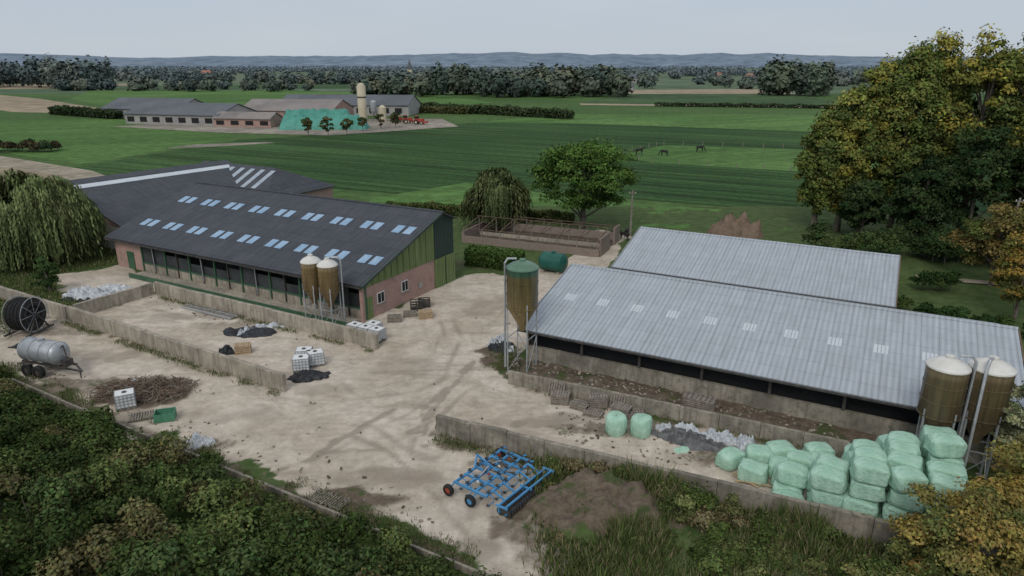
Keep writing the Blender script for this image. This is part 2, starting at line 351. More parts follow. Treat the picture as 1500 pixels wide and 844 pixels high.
YARD=[(-47,51),(-36,46.3),(-27.4,40.3),(-14.7,33.6),(-1.9,26.6),(-1.2,23),(2.6,23),(2.4,27),(.9,30),(1.6,34),(16,28),(23,25),(26,32),(19,35),(-.3,45.5),(-1.5,48),(1,50.5),(4,57),(9,68),(13,80),(16,92),(12,93),(8,82),(4,74),(-1,72.5),(-4,72),(-6,71),(-13,58.5),(-16,59.5),(-45.5,75.5),(-50,72),(-46,66),(-40,62),(-50,56)]
def pdist(X,Y,poly):
    ins=np.zeros(X.shape,bool);dm=np.full(X.shape,1e9);n=len(poly)
    for i in range(n):
        x1,y1=poly[i];x2,y2=poly[(i+1)%n]
        c=((y1>Y)!=(y2>Y))&(X<(x2-x1)*(Y-y1)/(y2-y1+1e-12)+x1);ins^=c
        t=np.clip(((X-x1)*(x2-x1)+(Y-y1)*(y2-y1))/((x2-x1)**2+(y2-y1)**2),0,1)
        dm=np.minimum(dm,np.hypot(X-x1-t*(x2-x1),Y-y1-t*(y2-y1)))
    return np.where(ins,dm,-dm)
def segd(X,Y,pts):
    dm=np.full(X.shape,1e9)
    for (x1,y1),(x2,y2) in zip(pts[:-1],pts[1:]):
        t=np.clip(((X-x1)*(x2-x1)+(Y-y1)*(y2-y1))/((x2-x1)**2+(y2-y1)**2),0,1);dm=np.minimum(dm,np.hypot(X-x1-t*(x2-x1),Y-y1-t*(y2-y1)))
    return dm
step=.25;xs=np.arange(-70,75,step);ys=np.arange(14,112,step);X,Y=np.meshgrid(xs,ys)
yd=pdist(X,Y,YARD)+sn(X,Y,3,5,.12)*.9
yard=np.clip(.5+yd/1.6,0,1)
STRIP=[(-.6,45.3),(19.8,35.6),(24,37),(2,50),(-1,49)]
st=np.clip(.5+(pdist(X,Y,STRIP)+sn(X,Y,5,4,.2)*.5)/1.,0,1)
TW=(X+26)**2/9+(Y-43.5)**2/4
soil=np.maximum(st,np.clip(1.6-TW+sn(X,Y,8,4,.3)*.6,0,1)*.9)
for (cx,cy,rx,ry,a) in [(4.3,30.2,4.2,3.2,1),(.5,28.5,1.6,1.6,.6),(-3.7,36.4,1.8,.6,.6),(1.5,34.6,4,.8,.6),(-31,44.5,5,1.5,.6),(-9,31,3,1.2,.8),(-1.2,50,1.5,2.5,.8),(-38,55,7,1.,.5),(-24,48,6,1,.35),(-20.5,57,8,1.,.5),(-33,62.5,3,1.6,.4),(8,38.5,6,1.1,.6),(14,35.5,4,2,.6),(-4,76,6,2,.5),(-26,56,1.8,1,.4),(1.5,26.5,1.5,1,.5),(-19,36.5,3,.8,.6),(-45,58,4,1.5,.6)]:
    q=((X-cx)/rx)**2+((Y-cy)/ry)**2;soil=np.maximum(soil,a*np.clip(1.5-q+sn(X,Y,int(cx*7)%99,4,.35)*.8,0,1))
W_=[[(-37,66),(-11,51.5)],[(-40,58),(-16.2,43.8)],[(-40,58),(-36,66)],[(-.3,45),(19.6,35.3)],[(-4.7,37.8),(22,25.3)],[(-37,45.9),(-1.9,26)]]
for s_ in W_: soil=np.maximum(soil,.65*np.clip(1-segd(X,Y,s_)/.8+sn(X,Y,21,4,.4)*.6,0,1))
tr=np.zeros(X.shape)
for j,pts in enumerate([[(-14,31.8),(-10,35),(-6,40),(-3,46),(-3,52),(-1,60),(4,70),(10,82)],[(-30,42),(-18,42),(-8,44),(-3,50),(0,60)],[(-44,49),(-30,48),(-18,43),(-9,38),(-3,32),(0,26)],[(-12,47),(-6,45),(0,44)],[(-5,36),(-5,42),(-4,50),(-6,58)],[(-34,60),(-25,56),(-16,49),(-8,46)],[(-20,38),(-12,40),(-6,46),(-5,56)],[(-2,25),(-4,33),(-7,40),(-12,46)]]):
    d=segd(X,Y,pts)+sn(X,Y,33+j,3,.06)*.4
    tr=np.maximum(tr,.85*np.exp(-((d-.95)/.3)**2)*np.clip(.4+.7*sn(X,Y,j*5+1,3,.08),0,1))
for pts in [[(-15,31.8),(-12,35),(-9.2,39.4),(-8,41)],[(-6.2,38.2),(-4.2,44.5),(-2.7,50)],[(-5.4,37.5),(-6,41),(-4.6,44)]]:
    d=segd(X,Y,pts)+sn(X,Y,35,4,.3)*.35;tr=np.maximum(tr,1.5*np.exp(-(d/.3)**2))
for (cx,cy,rx,ry,a) in [(-29,59,5,1.2,1.),(-7,33,4,1.2,.8),(-20,40,6,1.2,.6),(-8,48,4,3,.6),(-2.5,27,2,1.5,.9),(-28,52,4,1,.7),(3,39.5,5,1,.9),(-33,50,5,1.3,.7),(-13,44,3,1.2,.6),(-3,62,3,4,.6),(-18,46,3,1,.7)]:
    q=((X-cx)/rx)**2+((Y-cy)/ry)**2;tr=np.maximum(tr,a*np.clip(1.2-q+sn(X,Y,int(cx*9)%99+1,5,.2)*1.0,0,1))
Z=sn(X,Y,9,4,.05)*.04+sn(X,Y,14,4,.3)*.02*(1-yard)+soil*.04*(1+sn(X,Y,15,4,.5))-tr*.02
md=((X-4.3)/3.5)**2+((Y-30.0)/2.6)**2+sn(X,Y,76,4,.22)*.45;Z+=np.clip(1-md,0,1)**1.1*1.15*(1+.45*sn(X,Y,77,5,.5))
bank=np.clip(pdist(X,Y,[(3,33),(24,23.5),(24,10),(3,10)])/2,0,1);Z+=bank*.45
inst=np.clip((pdist(X,Y,[(-.2,45.25),(19.8,35.5),(24,37),(2,50)]))/.3,0,1);Z+=inst*(.45+.08*sn(X,Y,79,4,.3))
tm=np.clip(1-TW,0,1);Z+=tm*.35*(1+.5*sn(X,Y,78,5,.5))
edge=np.minimum.reduce([X-xs[0],xs[-1]-X,Y-ys[0],ys[-1]-Y]);Z-=np.clip(1-edge/1.5,0,1)*.3
ny,nx=X.shape;idx=np.arange(nx*ny).reshape(ny,nx)
Q=np.stack([idx[:-1,:-1],idx[:-1,1:],idx[1:,1:],idx[1:,:-1]],-1).reshape(-1,4)
m,nt,b=mat_base('farmyard_surface',.95,0,.15)
a=nt.nodes.new('ShaderNodeAttribute');a.attribute_name='col';s=nt.nodes.new('ShaderNodeSeparateColor');L(nt,a.outputs['Color'],s.inputs[0])
v=objco(nt);nf=noise(nt,v,2.2,8,.7);nb=noise(nt,v,.14,5,.6);nm=noise(nt,v,.7,7,.65);ng=noise(nt,v,9,5,.7)
def thr(ch,lo,hi,src=nf,amt=.5):
    return ramp(nt,math_(nt,'ADD',ch,math_(nt,'MULTIPLY',math_(nt,'SUBTRACT',src,.5),amt)),lo,hi)
ygc=mixc(nt,ramp(nt,nb,.36,.64),(.455,.395,.32),(.565,.505,.43))
ygc=mixc(nt,.8,ygc,mixc(nt,ramp(nt,nm,.3,.72),(.76,.75,.73),(1.16,1.16,1.16)),'MULTIPLY')
ygc=mixc(nt,.55,ygc,mixc(nt,ramp(nt,nf,.25,.75),(.70,.69,.67),(1.25,1.25,1.25)),'MULTIPLY')
sv=noise(nt,mapped(nt,v,(.25,1.1,1),math.radians(-55)),.6,6,.65)
ygc=mixc(nt,math_(nt,'MULTIPLY',ramp(nt,sv,.53,.68),.55),ygc,(.29,.245,.19))
sv2=noise(nt,mapped(nt,v,(.35,1.3,1),math.radians(28)),.5,6,.7)
ygc=mixc(nt,math_(nt,'MULTIPLY',ramp(nt,sv2,.55,.70),.45),ygc,(.25,.22,.175))
ygc=mixc(nt,math_(nt,'MULTIPLY',ramp(nt,nm,.60,.72),.35),ygc,(.25,.21,.16))
ygc=mixc(nt,math_(nt,'MULTIPLY',thr(s.outputs[2],.15,1.0,nf,.8),.6),ygc,(.20,.168,.13))
spk=ramp(nt,noise(nt,v,5.5,3,.5),.66,.72);ygc=mixc(nt,math_(nt,'MULTIPLY',spk,.5),ygc,(.14,.12,.09))
grc=mixc(nt,ramp(nt,nm,.35,.65),(.045,.08,.022),(.08,.115,.04));grc=mixc(nt,ramp(nt,nf,.5,.75),grc,(.13,.125,.065))
slc=mixc(nt,ramp(nt,nf,.3,.7),(.085,.065,.048),(.17,.135,.10))
slc=mixc(nt,ramp(nt,nm,.52,.62),slc,(.06,.08,.03))
c=mixc(nt,thr(s.outputs[0],.4,.62),grc,ygc);c=mixc(nt,thr(s.outputs[1],.25,.75,nf,.9),c,slc)
c=mixc(nt,.5,c,mixc(nt,ng,(.65,.65,.65),(1.4,1.4,1.4)),'MULTIPLY')
L(nt,c,b.inputs['Base Color']);bump(nt,b,nf,.5,.08);M['yard']=m
quadmesh('farmyard_ground',np.stack([X,Y,Z],-1).reshape(-1,3),Q,['yard'],None,np.stack([yard,soil,tr],-1).reshape(-1,3),True)

# ---------------------------------------------------------------- walls
def cwall(name,a,b,h,t,mat='conc'):
    mb=MB();a=Vector(a+(0,));b=Vector(b+(0,));d=(b-a);Ln=d.length;u=d.normalized();n=max(1,round(Ln/2.4));ang=math.atan2(d.y,d.x)
    for i in range(n):
        l=Ln/n;c=a+u*(l*(i+.5));hh=h+random.uniform(-.04,.04)
        mb.box((c.x,c.y,hh/2-.1),(l-.02,t+random.uniform(-.015,.015),hh+.2),mat,ang+random.uniform(-.004,.004))
    return mb.obj(name,bevel=.02)
cwall('concrete_wall',(-35.9,65.4),(-10.9,51.3),1.3,.32)
cwall('concrete_wall',(-40.0,57.9),(-16.0,43.6),1.35,.34)
cwall('concrete_wall',(-39.8,58.4),(-36.1,65.2),1.3,.32)
cwall('concrete_wall',(-56,67),(-40.3,58.1),1.3,.32)
cwall('retaining_wall',(-.25,45.0),(19.8,35.2),1.05,.25,'concd')
cwall('concrete_wall',(-4.7,37.9),(24,24.6),1.35,.3,'concd')
cwall('kerb_wall',(-37,45.4),(-1,24.9),.36,.16,'concd')

# ---------------------------------------------------------------- left barn
AL=math.atan2(-.485,.874)
def W2(o,ang,x,y,z=0):
    return (o[0]+x*math.cos(ang)-y*math.sin(ang),o[1]+x*math.sin(ang)+y*math.cos(ang),z)
OL=(-13.2,57.2,0);barn=empty('cattle_barn',OL,AL)
Ln=37.4;RY=12.3;RZ=7.75;EZ=3.55;BY=14.6;BZ=6.8
mb=MB();sl_=(RZ-EZ)/RY
mb.prism([(-Ln,-.3,EZ-.3*sl_),(.35,-.3,EZ-.3*sl_),(.35,RY,RZ),(-Ln,RY,RZ)],(0,0,.12),'roofdark')
mb.prism([(-Ln,RY+.005,RZ),(.35,RY+.005,RZ),(.35,BY+.2,BZ-.1),(-Ln,BY+.2,BZ-.1)],(0,0,.12),'roofdark')
mb.tube([(-Ln,RY,RZ+.14),(.37,RY,RZ+.14)],.12,'roofdark');mb.obj('roof',parent=barn)
mb=MB()
for i in range(9):
    for y0 in (2.7,7.9):
        for dx in (0,1.35):
            x=-Ln+2.1+i*4.05+dx
            za=EZ+y0*sl_+.14;zb=EZ+(y0+1.25)*sl_+.14
            mb.prism([(x,y0,za-.01),(x+.92,y0,za-.01),(x+.92,y0+1.25,zb-.01),(x,y0+1.25,zb-.01)],(0,0,.03),'skyl')
mb.obj('skylights',parent=barn)
mb=MB()
gx=-.2
mb.prism([(gx,.1,0),(gx,11.2,0),(gx,11.2,3.1),(gx,.1,3.1)],(-.3,0,0),'brickyz');mb.obj('gable_wall',parent=barn)
mb=MB()
mb.prism([(gx+.05,.1,3.11),(gx+.05,11.2,3.11),(gx+.05,11.2,EZ+11.2*sl_-.03),(gx+.05,.1,EZ+.1*sl_-.03)],(-.25,0,0),'grn')
mb.prism([(gx+.12,11.22,3.1),(gx+.12,BY,3.1),(gx+.12,BY,BZ-.03),(gx+.12,RY,RZ-.05),(gx+.12,11.22,EZ+11.2*sl_-.05)],(-.25,0,0),'dgrn')
mb.prism([(gx+.2,11.22,.05),(gx+.2,BY+.1,.05),(gx+.2,BY+.1,3.09),(gx+.2,11.22,3.09)],(-.2,0,0),'grn')
mb.beam((.2,-.25,EZ-.1),(.2,RY,RZ-.02),.07,'grnp',.3)
mb.beam((gx+.26,12.9,.1),(gx+.26,12.9,3.05),.06,'dgrn')
for k in range(12): mb.beam((gx+.09,.6+k*.92,3.13),(gx+.09,.6+k*.92,EZ+(.6+k*.92)*sl_-.06),.05,'grn')
mb.obj('cladding',parent=barn)
mb=MB()
for y0,w_,z0,h_ in ((2.6,1.0,1.1,1.05),(6.2,1.0,1.2,1.05)):
    mb.box((gx+.015,y0,z0+h_/2),(.06,w_,h_),'white');mb.box((gx+.05,y0,z0+h_/2),(.02,w_-.16,h_-.16),'dark')
    mb.box((gx+.065,y0,z0+h_/2),(.02,.05,h_-.16),'white');mb.box((gx+.04,y0,z0-.04),(.16,w_+.15,.06),'conc')
mb.box((gx+.02,.95,1.05),(.06,.95,2.1),'grn');mb.box((gx+.06,1.25,1.0),(.05,.06,.12),'steel')
mb.box((gx+.05,8.6,1.1),(.2,.35,.5),'steel')
mb.obj('windows_and_door',parent=barn)
mb=MB()
fy=.55
mb.prism([(-Ln+.3,fy,0),(-Ln+5,fy,0),(-Ln+5,fy,EZ-.1),(-Ln+.3,fy,EZ-.1)],(0,.25,0),'brickxz')
mb.box((-Ln+3,fy-.04,1),(1.2,.08,2.),'grnp');
mb.box((-16.2,fy+.1,.5),(32,.2,1.0),'conc')
mb.box((-16.2,fy-.03,1.06),(32,.12,.14),'grnp')
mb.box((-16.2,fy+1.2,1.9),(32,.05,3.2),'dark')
mb.box((-16.2,fy,EZ-.28),(32,.16,.28),'grnp')
mb.box((-Ln/2,-.33,EZ-.22),(Ln,.14,.14),'dsteel')
for i in range(17):
    x=-32.2+i*2.0
    mb.box((x,fy-.02,1.8),(.12 if i%2 else .16,.2,3.3),'dsteel' if i%2 else 'grnp')
    if i<16: 
        z1=random.choice([2.0,2.4,2.9,2.9]);mb.box((x+1,fy+.07,(1.1+z1)/2),(1.85,.02,z1-1.1),'net')
mb.prism([(-Ln+.3,fy+.2,0),(-Ln+.3,BY,0),(-Ln+.3,BY,BZ-.1),(-Ln+.3,RY,RZ-.1),(-Ln+.3,fy+.2,EZ)],(.25,0,0),'brickyz')
mb.box((-Ln/2,BY-.05,BZ/2-.1),(Ln-.8,.2,BZ-.3),'dgrn')
mb.box((-16,-.9,.15),(31,1.6,.3),'conc')
mb.box((-16,-1.75,.28),(31,.12,.5),'grnp')
for x in (-30,-22,-14,-7): mb.tube([(x,-.33,EZ-.25),(x,.3,EZ-.6),(x,.35,.3)],.05,'steel')
mb.obj('side_wall',parent=barn)

e2=empty('machine_shed',(-58.5,90,0),math.atan2(.85,.53));mb=MB()
mb.prism([(-2,0,7.4),(24,0,7.4),(24,-15,3.2),(-2,-15,3.2)],(0,0,.12),'roofdark')
mb.prism([(-2,.01,7.4),(24,.01,7.4),(24,13,3.2),(-2,13,3.2)],(0,0,.12),'roofdark')
mb.prism([(-2,-1.9,7.0),(24,-1.9,7.0),(24,-3.0,6.7),(-2,-3.0,6.7)],(0,0,.06),'skylw');mb.obj('roof',parent=e2)
mb=MB();mb.prism([(-1.7,-14.5,0),(-1.7,12.5,0),(-1.7,12.5,3.2),(-1.7,0,7.3),(-1.7,-14.5,3.2)],(.25,0,0),'brickyz')
mb.prism([(23.5,-14.5,0),(23.5,12.5,0),(23.5,12.5,3.2),(23.5,0,7.3),(23.5,-14.5,3.2)],(.25,0,0),'dgrn')
mb.box((11,-14.4,1.55),(25,.2,3.1),'brickxz');mb.box((11,12.4,1.55),(25,.2,3.1),'brickxz')
mb.box((-1.75,-11.5,1.6),(.08,4,3),'renderw');mb.obj('walls',parent=e2)
e3=empty('calf_shed',(-36.0,104,0),AL);mb=MB()
mb.prism([(-16,0,7.1),(0,0,7.1),(5.5,-7,3.8),(-16,-7,3.8)],(0,0,.1),'roofdark')
mb.prism([(-16,0.01,7.1),(0,0.01,7.1),(5.5,7,3.8),(-16,7,3.8)],(0,0,.1),'roofdark')
mb.prism([(0.01,0,7.1),(5.51,-7,3.8),(5.51,7,3.8)],(0,0,.1),'roofdark')
for i in range(7):
    x=-13+i*2.2;mb.prism([(x,-.8,6.83),(x+.9,-.8,6.83),(x+.9,-5.6,4.57),(x,-5.6,4.57)],(0,0,.04),'skylg')
mb.obj('roof',parent=e3)
mb=MB();mb.box((-5.5,0,1.9),(21,13.4,3.8),'brickxz');mb.obj('walls',parent=e3)

# ---------------------------------------------------------------- right barns
AR=math.atan2(-.475,.88);OR=(.5,48.0,0)
def lowbarn(name,o,Lx,fw,bw,ez,rz,bz,skrow):
    e=empty(name,o,AR);mb=MB();s=(rz-ez)/fw
    mb.prism([(0,0,ez),(Lx,0,ez),(Lx,fw,rz),(0,fw,rz)],(0,0,.1),'rooflight')
    mb.prism([(0,fw+.01,rz),(Lx,fw+.01,rz),(Lx,fw+bw,bz),(0,fw+bw,bz)],(0,0,.1),'rooflight')
    mb.tube([(0,fw,rz+.11),(Lx,fw,rz+.11)],.13,'rooflight');mb.obj('roof',parent=e)
    mb=MB()
    for x,y in skrow:
        mb.prism([(x,y,ez+y*s+.095),(x+.85,y,ez+y*s+.095),(x+.85,y+.9,ez+(y+.9)*s+.095),(x,y+.9,ez+(y+.9)*s+.095)],(0,0,.02),'skylw')
        for t in (.2,.42,.64): mb.prism([(x+t,y,ez+y*s+.115),(x+t+.05,y,ez+y*s+.115),(x+t+.05,y+.9,ez+(y+.9)*s+.115),(x+t,y+.9,ez+(y+.9)*s+.115)],(0,0,.02),'rooflight')
    if skrow: mb.obj('skylights',parent=e)
    mb=MB()
    mb.box((Lx/2,.75,.8),(Lx-.8,.25,1.6),'concd')
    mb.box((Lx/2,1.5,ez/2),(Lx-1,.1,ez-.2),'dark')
    for i in range(int(Lx/4)+1): mb.box((.5+i*(Lx-1)/int(Lx/4),.75,ez/2),(.18,.2,ez),'dsteel')
    for xx in (.35,Lx-.55):
        mb.prism([(xx,.6,0),(xx,fw+bw-.4,0),(xx,fw+bw-.4,bz-.02),(xx,fw,rz-.02),(xx,.6,ez+.6*s-.02)],(.2,0,0),'concd')
    mb.box((Lx/2,fw+bw-.5,bz/2),(Lx-1,.2,bz-.1),'brickxz')
    mb.beam((Lx+.05,-.05,ez-.05),(Lx+.05,fw,rz-.02),.06,'rust',.35);mb.beam((-.05,-.05,ez),(-.05,fw,rz),.06,'rooflight',.3)
    mb.box((Lx/2,-.08,ez-.02),(Lx,.13,.12),'dsteel')
    mb.obj('walls',parent=e);return e
lowbarn('long_livestock_shed',OR,31.7,9.8,8.0,3.0,5.5,3.2,[(1.6+i*2.75,4.6) for i in range(11)])
o2=W2((13.6,70.7),AR,0,-8.3)
lowbarn('livestock_shed',(o2[0],o2[1],0),24.2,8.3,8,3.35,5.5,3.2,[])

# ---------------------------------------------------------------- silos
def silo(name,x,y,r,top,zc,zb,mk,capm,pipe=None,legs=4,rot=.3):
    mb=MB()
    mb.lathe([(.25,zb-.25),(.25,zb),(r,zc),(r*1.0,top-.55)],(0,0,0),mk,28)
    for z in np.linspace(zc,top-.6,4): mb.lathe([(r+.005,z-.04),(r+.03,z-.03),(r+.03,z+.03),(r+.005,z+.04)],(0,0,0),mk,28)
    mb.lathe([(r+.04,top-.56),(r+.03,top-.48),(r*.75,top-.25),(r*.3,top-.05),(.22,top-.03),(.22,top+.1),(.01,top+.12)],(0,0,0),capm,28)
    for k in range(legs):
        a=rot+2*math.pi*k/legs;px,py=math.cos(a)*(r*.97),math.sin(a)*(r*.97)
        mb.beam((px,py,-.1),(px,py,zc+.4),.09,'steel')
        b_=rot+2*math.pi*(k+1)/legs;qx,qy=math.cos(b_)*(r*.97),math.sin(b_)*(r*.97)
        mb.beam((px,py,.3),(qx,qy,zb*.75),.04,'steel');mb.beam((px,py,zb*.8),(qx,qy,zb*.8),.05,'steel');mb.box((px,py,.02),(.3,.3,.1),'conc')
    if pipe is not None:
        px,py=pipe;mb.tube([(px,py,.6),(px,py,top-.1),(px*.85,py*.85,top+.2),(px*.35,py*.35,top+.15)],.085,'steel')
        for z in (2,4,top-1): mb.beam((px,py,z),(px*.7,py*.7,z),.04,'dsteel')
    return mb.obj(name,(x,y,0),smooth=True)
M['gA']=M_grp('grp_olive_green_top',(.035,.085,.055),(.10,.082,.032),(.18,.13,.055),4.5,7.9)
M['gAt']=M_noise('grp_green_lid',(.09,.17,.12),(.13,.22,.16),1,.4)
M['gB']=M_grp('grp_yellow_brown',(.24,.185,.105),(.155,.108,.045),(.12,.08,.035),2.2,5.5)
M['gBt']=M_noise('grp_cream_lid',(.55,.54,.50),(.67,.66,.62),1,.45)
M['gC']=M_grp('grp_brown',(.17,.13,.075),(.105,.08,.042),(.09,.068,.038),2.8,6.5)
silo('feed_silo',.75,46.9,1.15,8.75,5.3,3.7,'gA','gAt',pipe=(-1.25,-.3))
silo('feed_silo',-17.5,57.1,.86,6.3,3.4,2.2,'gB','gBt')
silo('feed_silo',-15.8,56.15,.86,6.25,3.4,2.2,'gB','gBt',pipe=(1.15,-.1))
silo('feed_silo',23.2,33.2,1.02,7.3,4.0,2.6,'gC','gBt',pipe=(1.1,-.45))
silo('feed_silo',25.4,33.0,1.05,7.3,4.0,2.6,'gC','gBt',pipe=(-.9,-.85))

# ---------------------------------------------------------------- small objects
def ibc(name,x,y,z,rot):
    mb=MB();mb.box((0,0,.66),(1.1,.92,.95),'white')
    mb.tube([(0,0,1.13),(0,0,1.18)],.15,'dsteel',12)
    for zz in (.22,.45,.68,.9,1.12):
        for s in (-1,1):
            mb.beam((-.58,s*.49,zz),(.58,s*.49,zz),.03,'steel');mb.beam((s*.58,-.49,zz),(s*.58,.49,zz),.03,'steel')
    for xx in np.linspace(-.58,.58,6):
        for s in (-1,1): mb.beam((xx,s*.5,.15),(xx,s*.5,1.13),.028,'steel')
    for yy in np.linspace(-.49,.49,5):
        for s in (-1,1): mb.beam((s*.59,yy,.15),(s*.59,yy,1.13),.028,'steel')
    for yy in (-.42,0,.42): mb.box((0,yy,.06),(1.15,.12,.12),'woodg')
    mb.box((0,0,.14),(1.18,1.0,.03),'woodg');mb.box((.6,0,.25),(.08,.15,.12),'dsteel')
    return mb.obj(name,(x,y,z),rot)
for i in range(3): ibc('ibc_tank',-13.3+i*1.0,54.0-i*.5,.02,AL)
ibc('ibc_tank',-11.8,54.3,.02,AL)
for (x,y,z,r) in ((-15.9,47.2,0,.2),(-15.1,48.2,0,.4),(-16.1,48.7,0,.1)): ibc('ibc_tank',x,y,z,r)
ibc('ibc_tank',-26.0,41.3,.02,.5)
def pallet_stack(name,x,y,n,rot,mat='wood',z=0,w=1.2,d=.8):
    mb=MB()
    for k in range(n):
        r=Matrix.Rotation(random.uniform(-.06,.06),3,'Z');z0=k*.15
        for yy in (-.45,0,.45): mb.box((0,yy*d,z0+.05),(w,.1,.09),mat,M4=r)
        for xx in np.linspace(-.5,.5,7): mb.box((xx*w*.92,0,z0+.11),(w*.12,d,.022),mat,M4=r)
    return mb.obj(name,(x,y,z),rot)
pallet_stack('pallet_stack',-21.6,50.6,5,.3);pallet_stack('pallet_stack',-7.9,58.5,5,.25);pallet_stack('pallet_stack',-10.6,57.6,4,.1,'woodg')
pallet_stack('pallet_stack',-9.4,59.0,3,.1,'woodg')
for i,(x,y,n) in enumerate(((3.3,42.0,5),(4.6,41.2,3),(5.8,41.4,6),(7.2,40.2,5),(5.4,40.3,2),(8.0,40.0,3))): pallet_stack('pallet_stack',x,y,n,random.uniform(-.6,.1),'woodg')
pallet_stack('pallet_stack',12.4,40.6,5,AR,'woodg',.45,2,1);
def leanpallets(x,y,n):
    mb=MB()
    for k in range(n):
        for xx in np.linspace(-.55,.55,7): mb.beam((xx,k*.16,.02),(xx,k*.16+.35,1.05),.12,'woodg',.03)
        for t in (.1,.5,.9): mb.beam((-.6,k*.16+.35*t+.05,t*1.05),(.6,k*.16+.35*t+.05,t*1.05),.08,'woodg')
    return mb.obj('leaning_pallets',(x,y,0),AR+random.uniform(-.2,.2))
leanpallets(3.0,42.8,3);leanpallets(6.9,41.0,2)
def crate(name,x,y,z,rot,sz,mat):
    mb=MB();a,b_,h=sz
    mb.box((0,0,.04),(a,b_,.08),mat)
    for s in (-1,1):
        for zz in np.linspace(.15,h,4): mb.box((0,s*b_/2,zz),(a,.04,.1),mat);mb.box((s*a/2,0,zz),(.04,b_-.05,.1),mat)
        for t in (-1,0,1): mb.box((t*a*.48,s*b_*.49,h/2),(.07,.06,h),mat)
    return mb.obj(name,(x,y,z),rot)
crate('plastic_crate',-22.6,39.7,.03,.3,(1.2,.9,.5),'crate')
crate('grey_crate',-9.0,60.6,.02,.2,(1.1,.9,.9),'dsteel');crate('grey_crate',-8.4,61.6,.02,.2,(1.1,.9,.7),'dsteel')
mb=MB()
for i in range(9): mb.box((i*.16,0,.1+.02*random.random()),(.08,1.2,.06),'woodg')
mb.box((.6,-.5,.05),(1.5,.08,.06),'woodg');mb.box((.6,.5,.05),(1.5,.08,.06),'woodg');mb.obj('slatted_grid',(-24.9,39.7,0.03),.4)
mb=MB()
for i in range(14): mb.box((i*.16,random.uniform(-.1,.1),.08),(.09,1.0,.06),'woodg')
mb.box((1,-.35,.03),(2.4,.08,.06),'woodg');mb.box((1,.35,.03),(2.4,.08,.06),'woodg');mb.obj('slatted_grid',(-10.6,31.4,0.04),AL)

def lump(name,x,y,rx,ry,h,mat,rot=0,seed=0,rough=.5,f=.6,z=0,n=36,pw=.6):
    t=np.linspace(-1.15,1.15,n);A,B=np.meshgrid(t,t);q=A**2+B**2+sn(A*2,B*2,seed,4,.35)*.5
    H=np.clip(1-q,0,1)**pw*h;H*=(1+rough*sn(A*rx,B*ry,seed+3,5,f));H-=.03*(q>1)
    Xl,Yl=A*rx,B*ry;i=np.arange(n*n).reshape(n,n)
    Qf=np.stack([i[:-1,:-1],i[:-1,1:],i[1:,1:],i[1:,:-1]],-1).reshape(-1,4)
    keep=(q.ravel()[Qf].min(1)<1.02);Qf=Qf[keep]
    o=quadmesh(name,np.stack([Xl,Yl,H],-1).reshape(-1,3),Qf,[mat],smooth=True,loc=(x,y,z));o.rotation_euler=(0,0,rot);return o
lump('white_tarp',-42.3,64.6,2.6,1.5,.6,'tarpw',-.2,1,1.1,.7)
lump('white_tarp',-41.0,66.6,1.6,.9,.4,'tarpw',.3,2,1.1,.7)
lump('black_tarp',-41.8,63.2,2.4,.7,.3,'tarpb',-.1,13,.9,.6)
lump('black_tarp',-22.7,55.0,2.3,1.2,.3,'tarpb',-.1,3,.9,.6)
lump('white_tarp',-21.6,55.9,1.6,.35,.35,'tarpw',.25,4,.9,.7);lump('white_tarp',-22.9,54.9,.9,.25,.45,'tarpw',.9,5,.9,.7)
lump('black_tarp',-15.0,46.0,1.4,.9,.4,'tarpb',.2,6,.9,.6)
lump('black_tarp',-22.9,50.4,.6,.5,.8,'tarpb',.2,61,.5,.6)
lump('black_tarp',-39.4,52.0,1.7,.5,.3,'tarpb',.2,62,.8,.6)
lump('white_bag',-19.1,36.5,.6,.5,.7,'tarpw',.2,7,.6,.6);lump('white_bag',-18.5,36.7,.35,.35,.4,'tarpw',.2,71,.6,.6)
lump('white_bag',-27.0,44.5,.28,.22,.5,'tarpw',.2,8,.4,.6)
for i,(x,y,a,b_,h) in enumerate(((9.6,38.4,.5,.4,.4),(10.9,38.2,.8,.5,.4),(11.6,37.4,.9,.4,.4),(12.3,37.0,.6,.55,.5),(13.2,36.8,.8,.4,.5),(14.1,36.2,.6,.6,.7),(13.9,35.6,.6,.5,.5),(-.9,52.5,.6,.5,.6),(-1.5,51.9,.5,.5,.5),(-.2,50.8,.5,.4,.5))):
    lump('white_bag',x,y,a,b_,h,'tarpw',random.uniform(-1,1),20+i,.8,.9)
lump('black_tarp',-.9,51.6,1.1,1.4,.4,'tarpb',.2,31,.9,.6)
lump('gravel_heap',10.9,37.0,2.8,1.0,.4,'gravel',AR,32,.8,1.2);lump('green_tarp',10.2,35.9,.6,.35,.2,'bale',.4,36,.9,.8)
lump('earth_heap',30.2,90.0,3.6,2.2,2.3,'soilr',.1,33,.5,.5)
mb=MB()
for i in range(900):
    a=random.uniform(0,6.28);r=random.random()**.6;x=-26+math.cos(a)*r*3.4+(random.random()-.5);y=43.6+math.sin(a)*r*2.0;z=.12+.55*max(0,1-r)*random.random()+.1
    d=Vector((random.uniform(-1,1),random.uniform(-1,1),random.uniform(-.25,.4))).normalized()*random.uniform(.3,1.1)
    mb.tube([Vector((x,y,z))-d/2,Vector((x,y,z+.05)),Vector((x,y,z))+d/2],[.025,.03,.01],'brush' if i%4 else 'woodg',4,False)
mb.obj('brushwood_pile')
mb=MB()
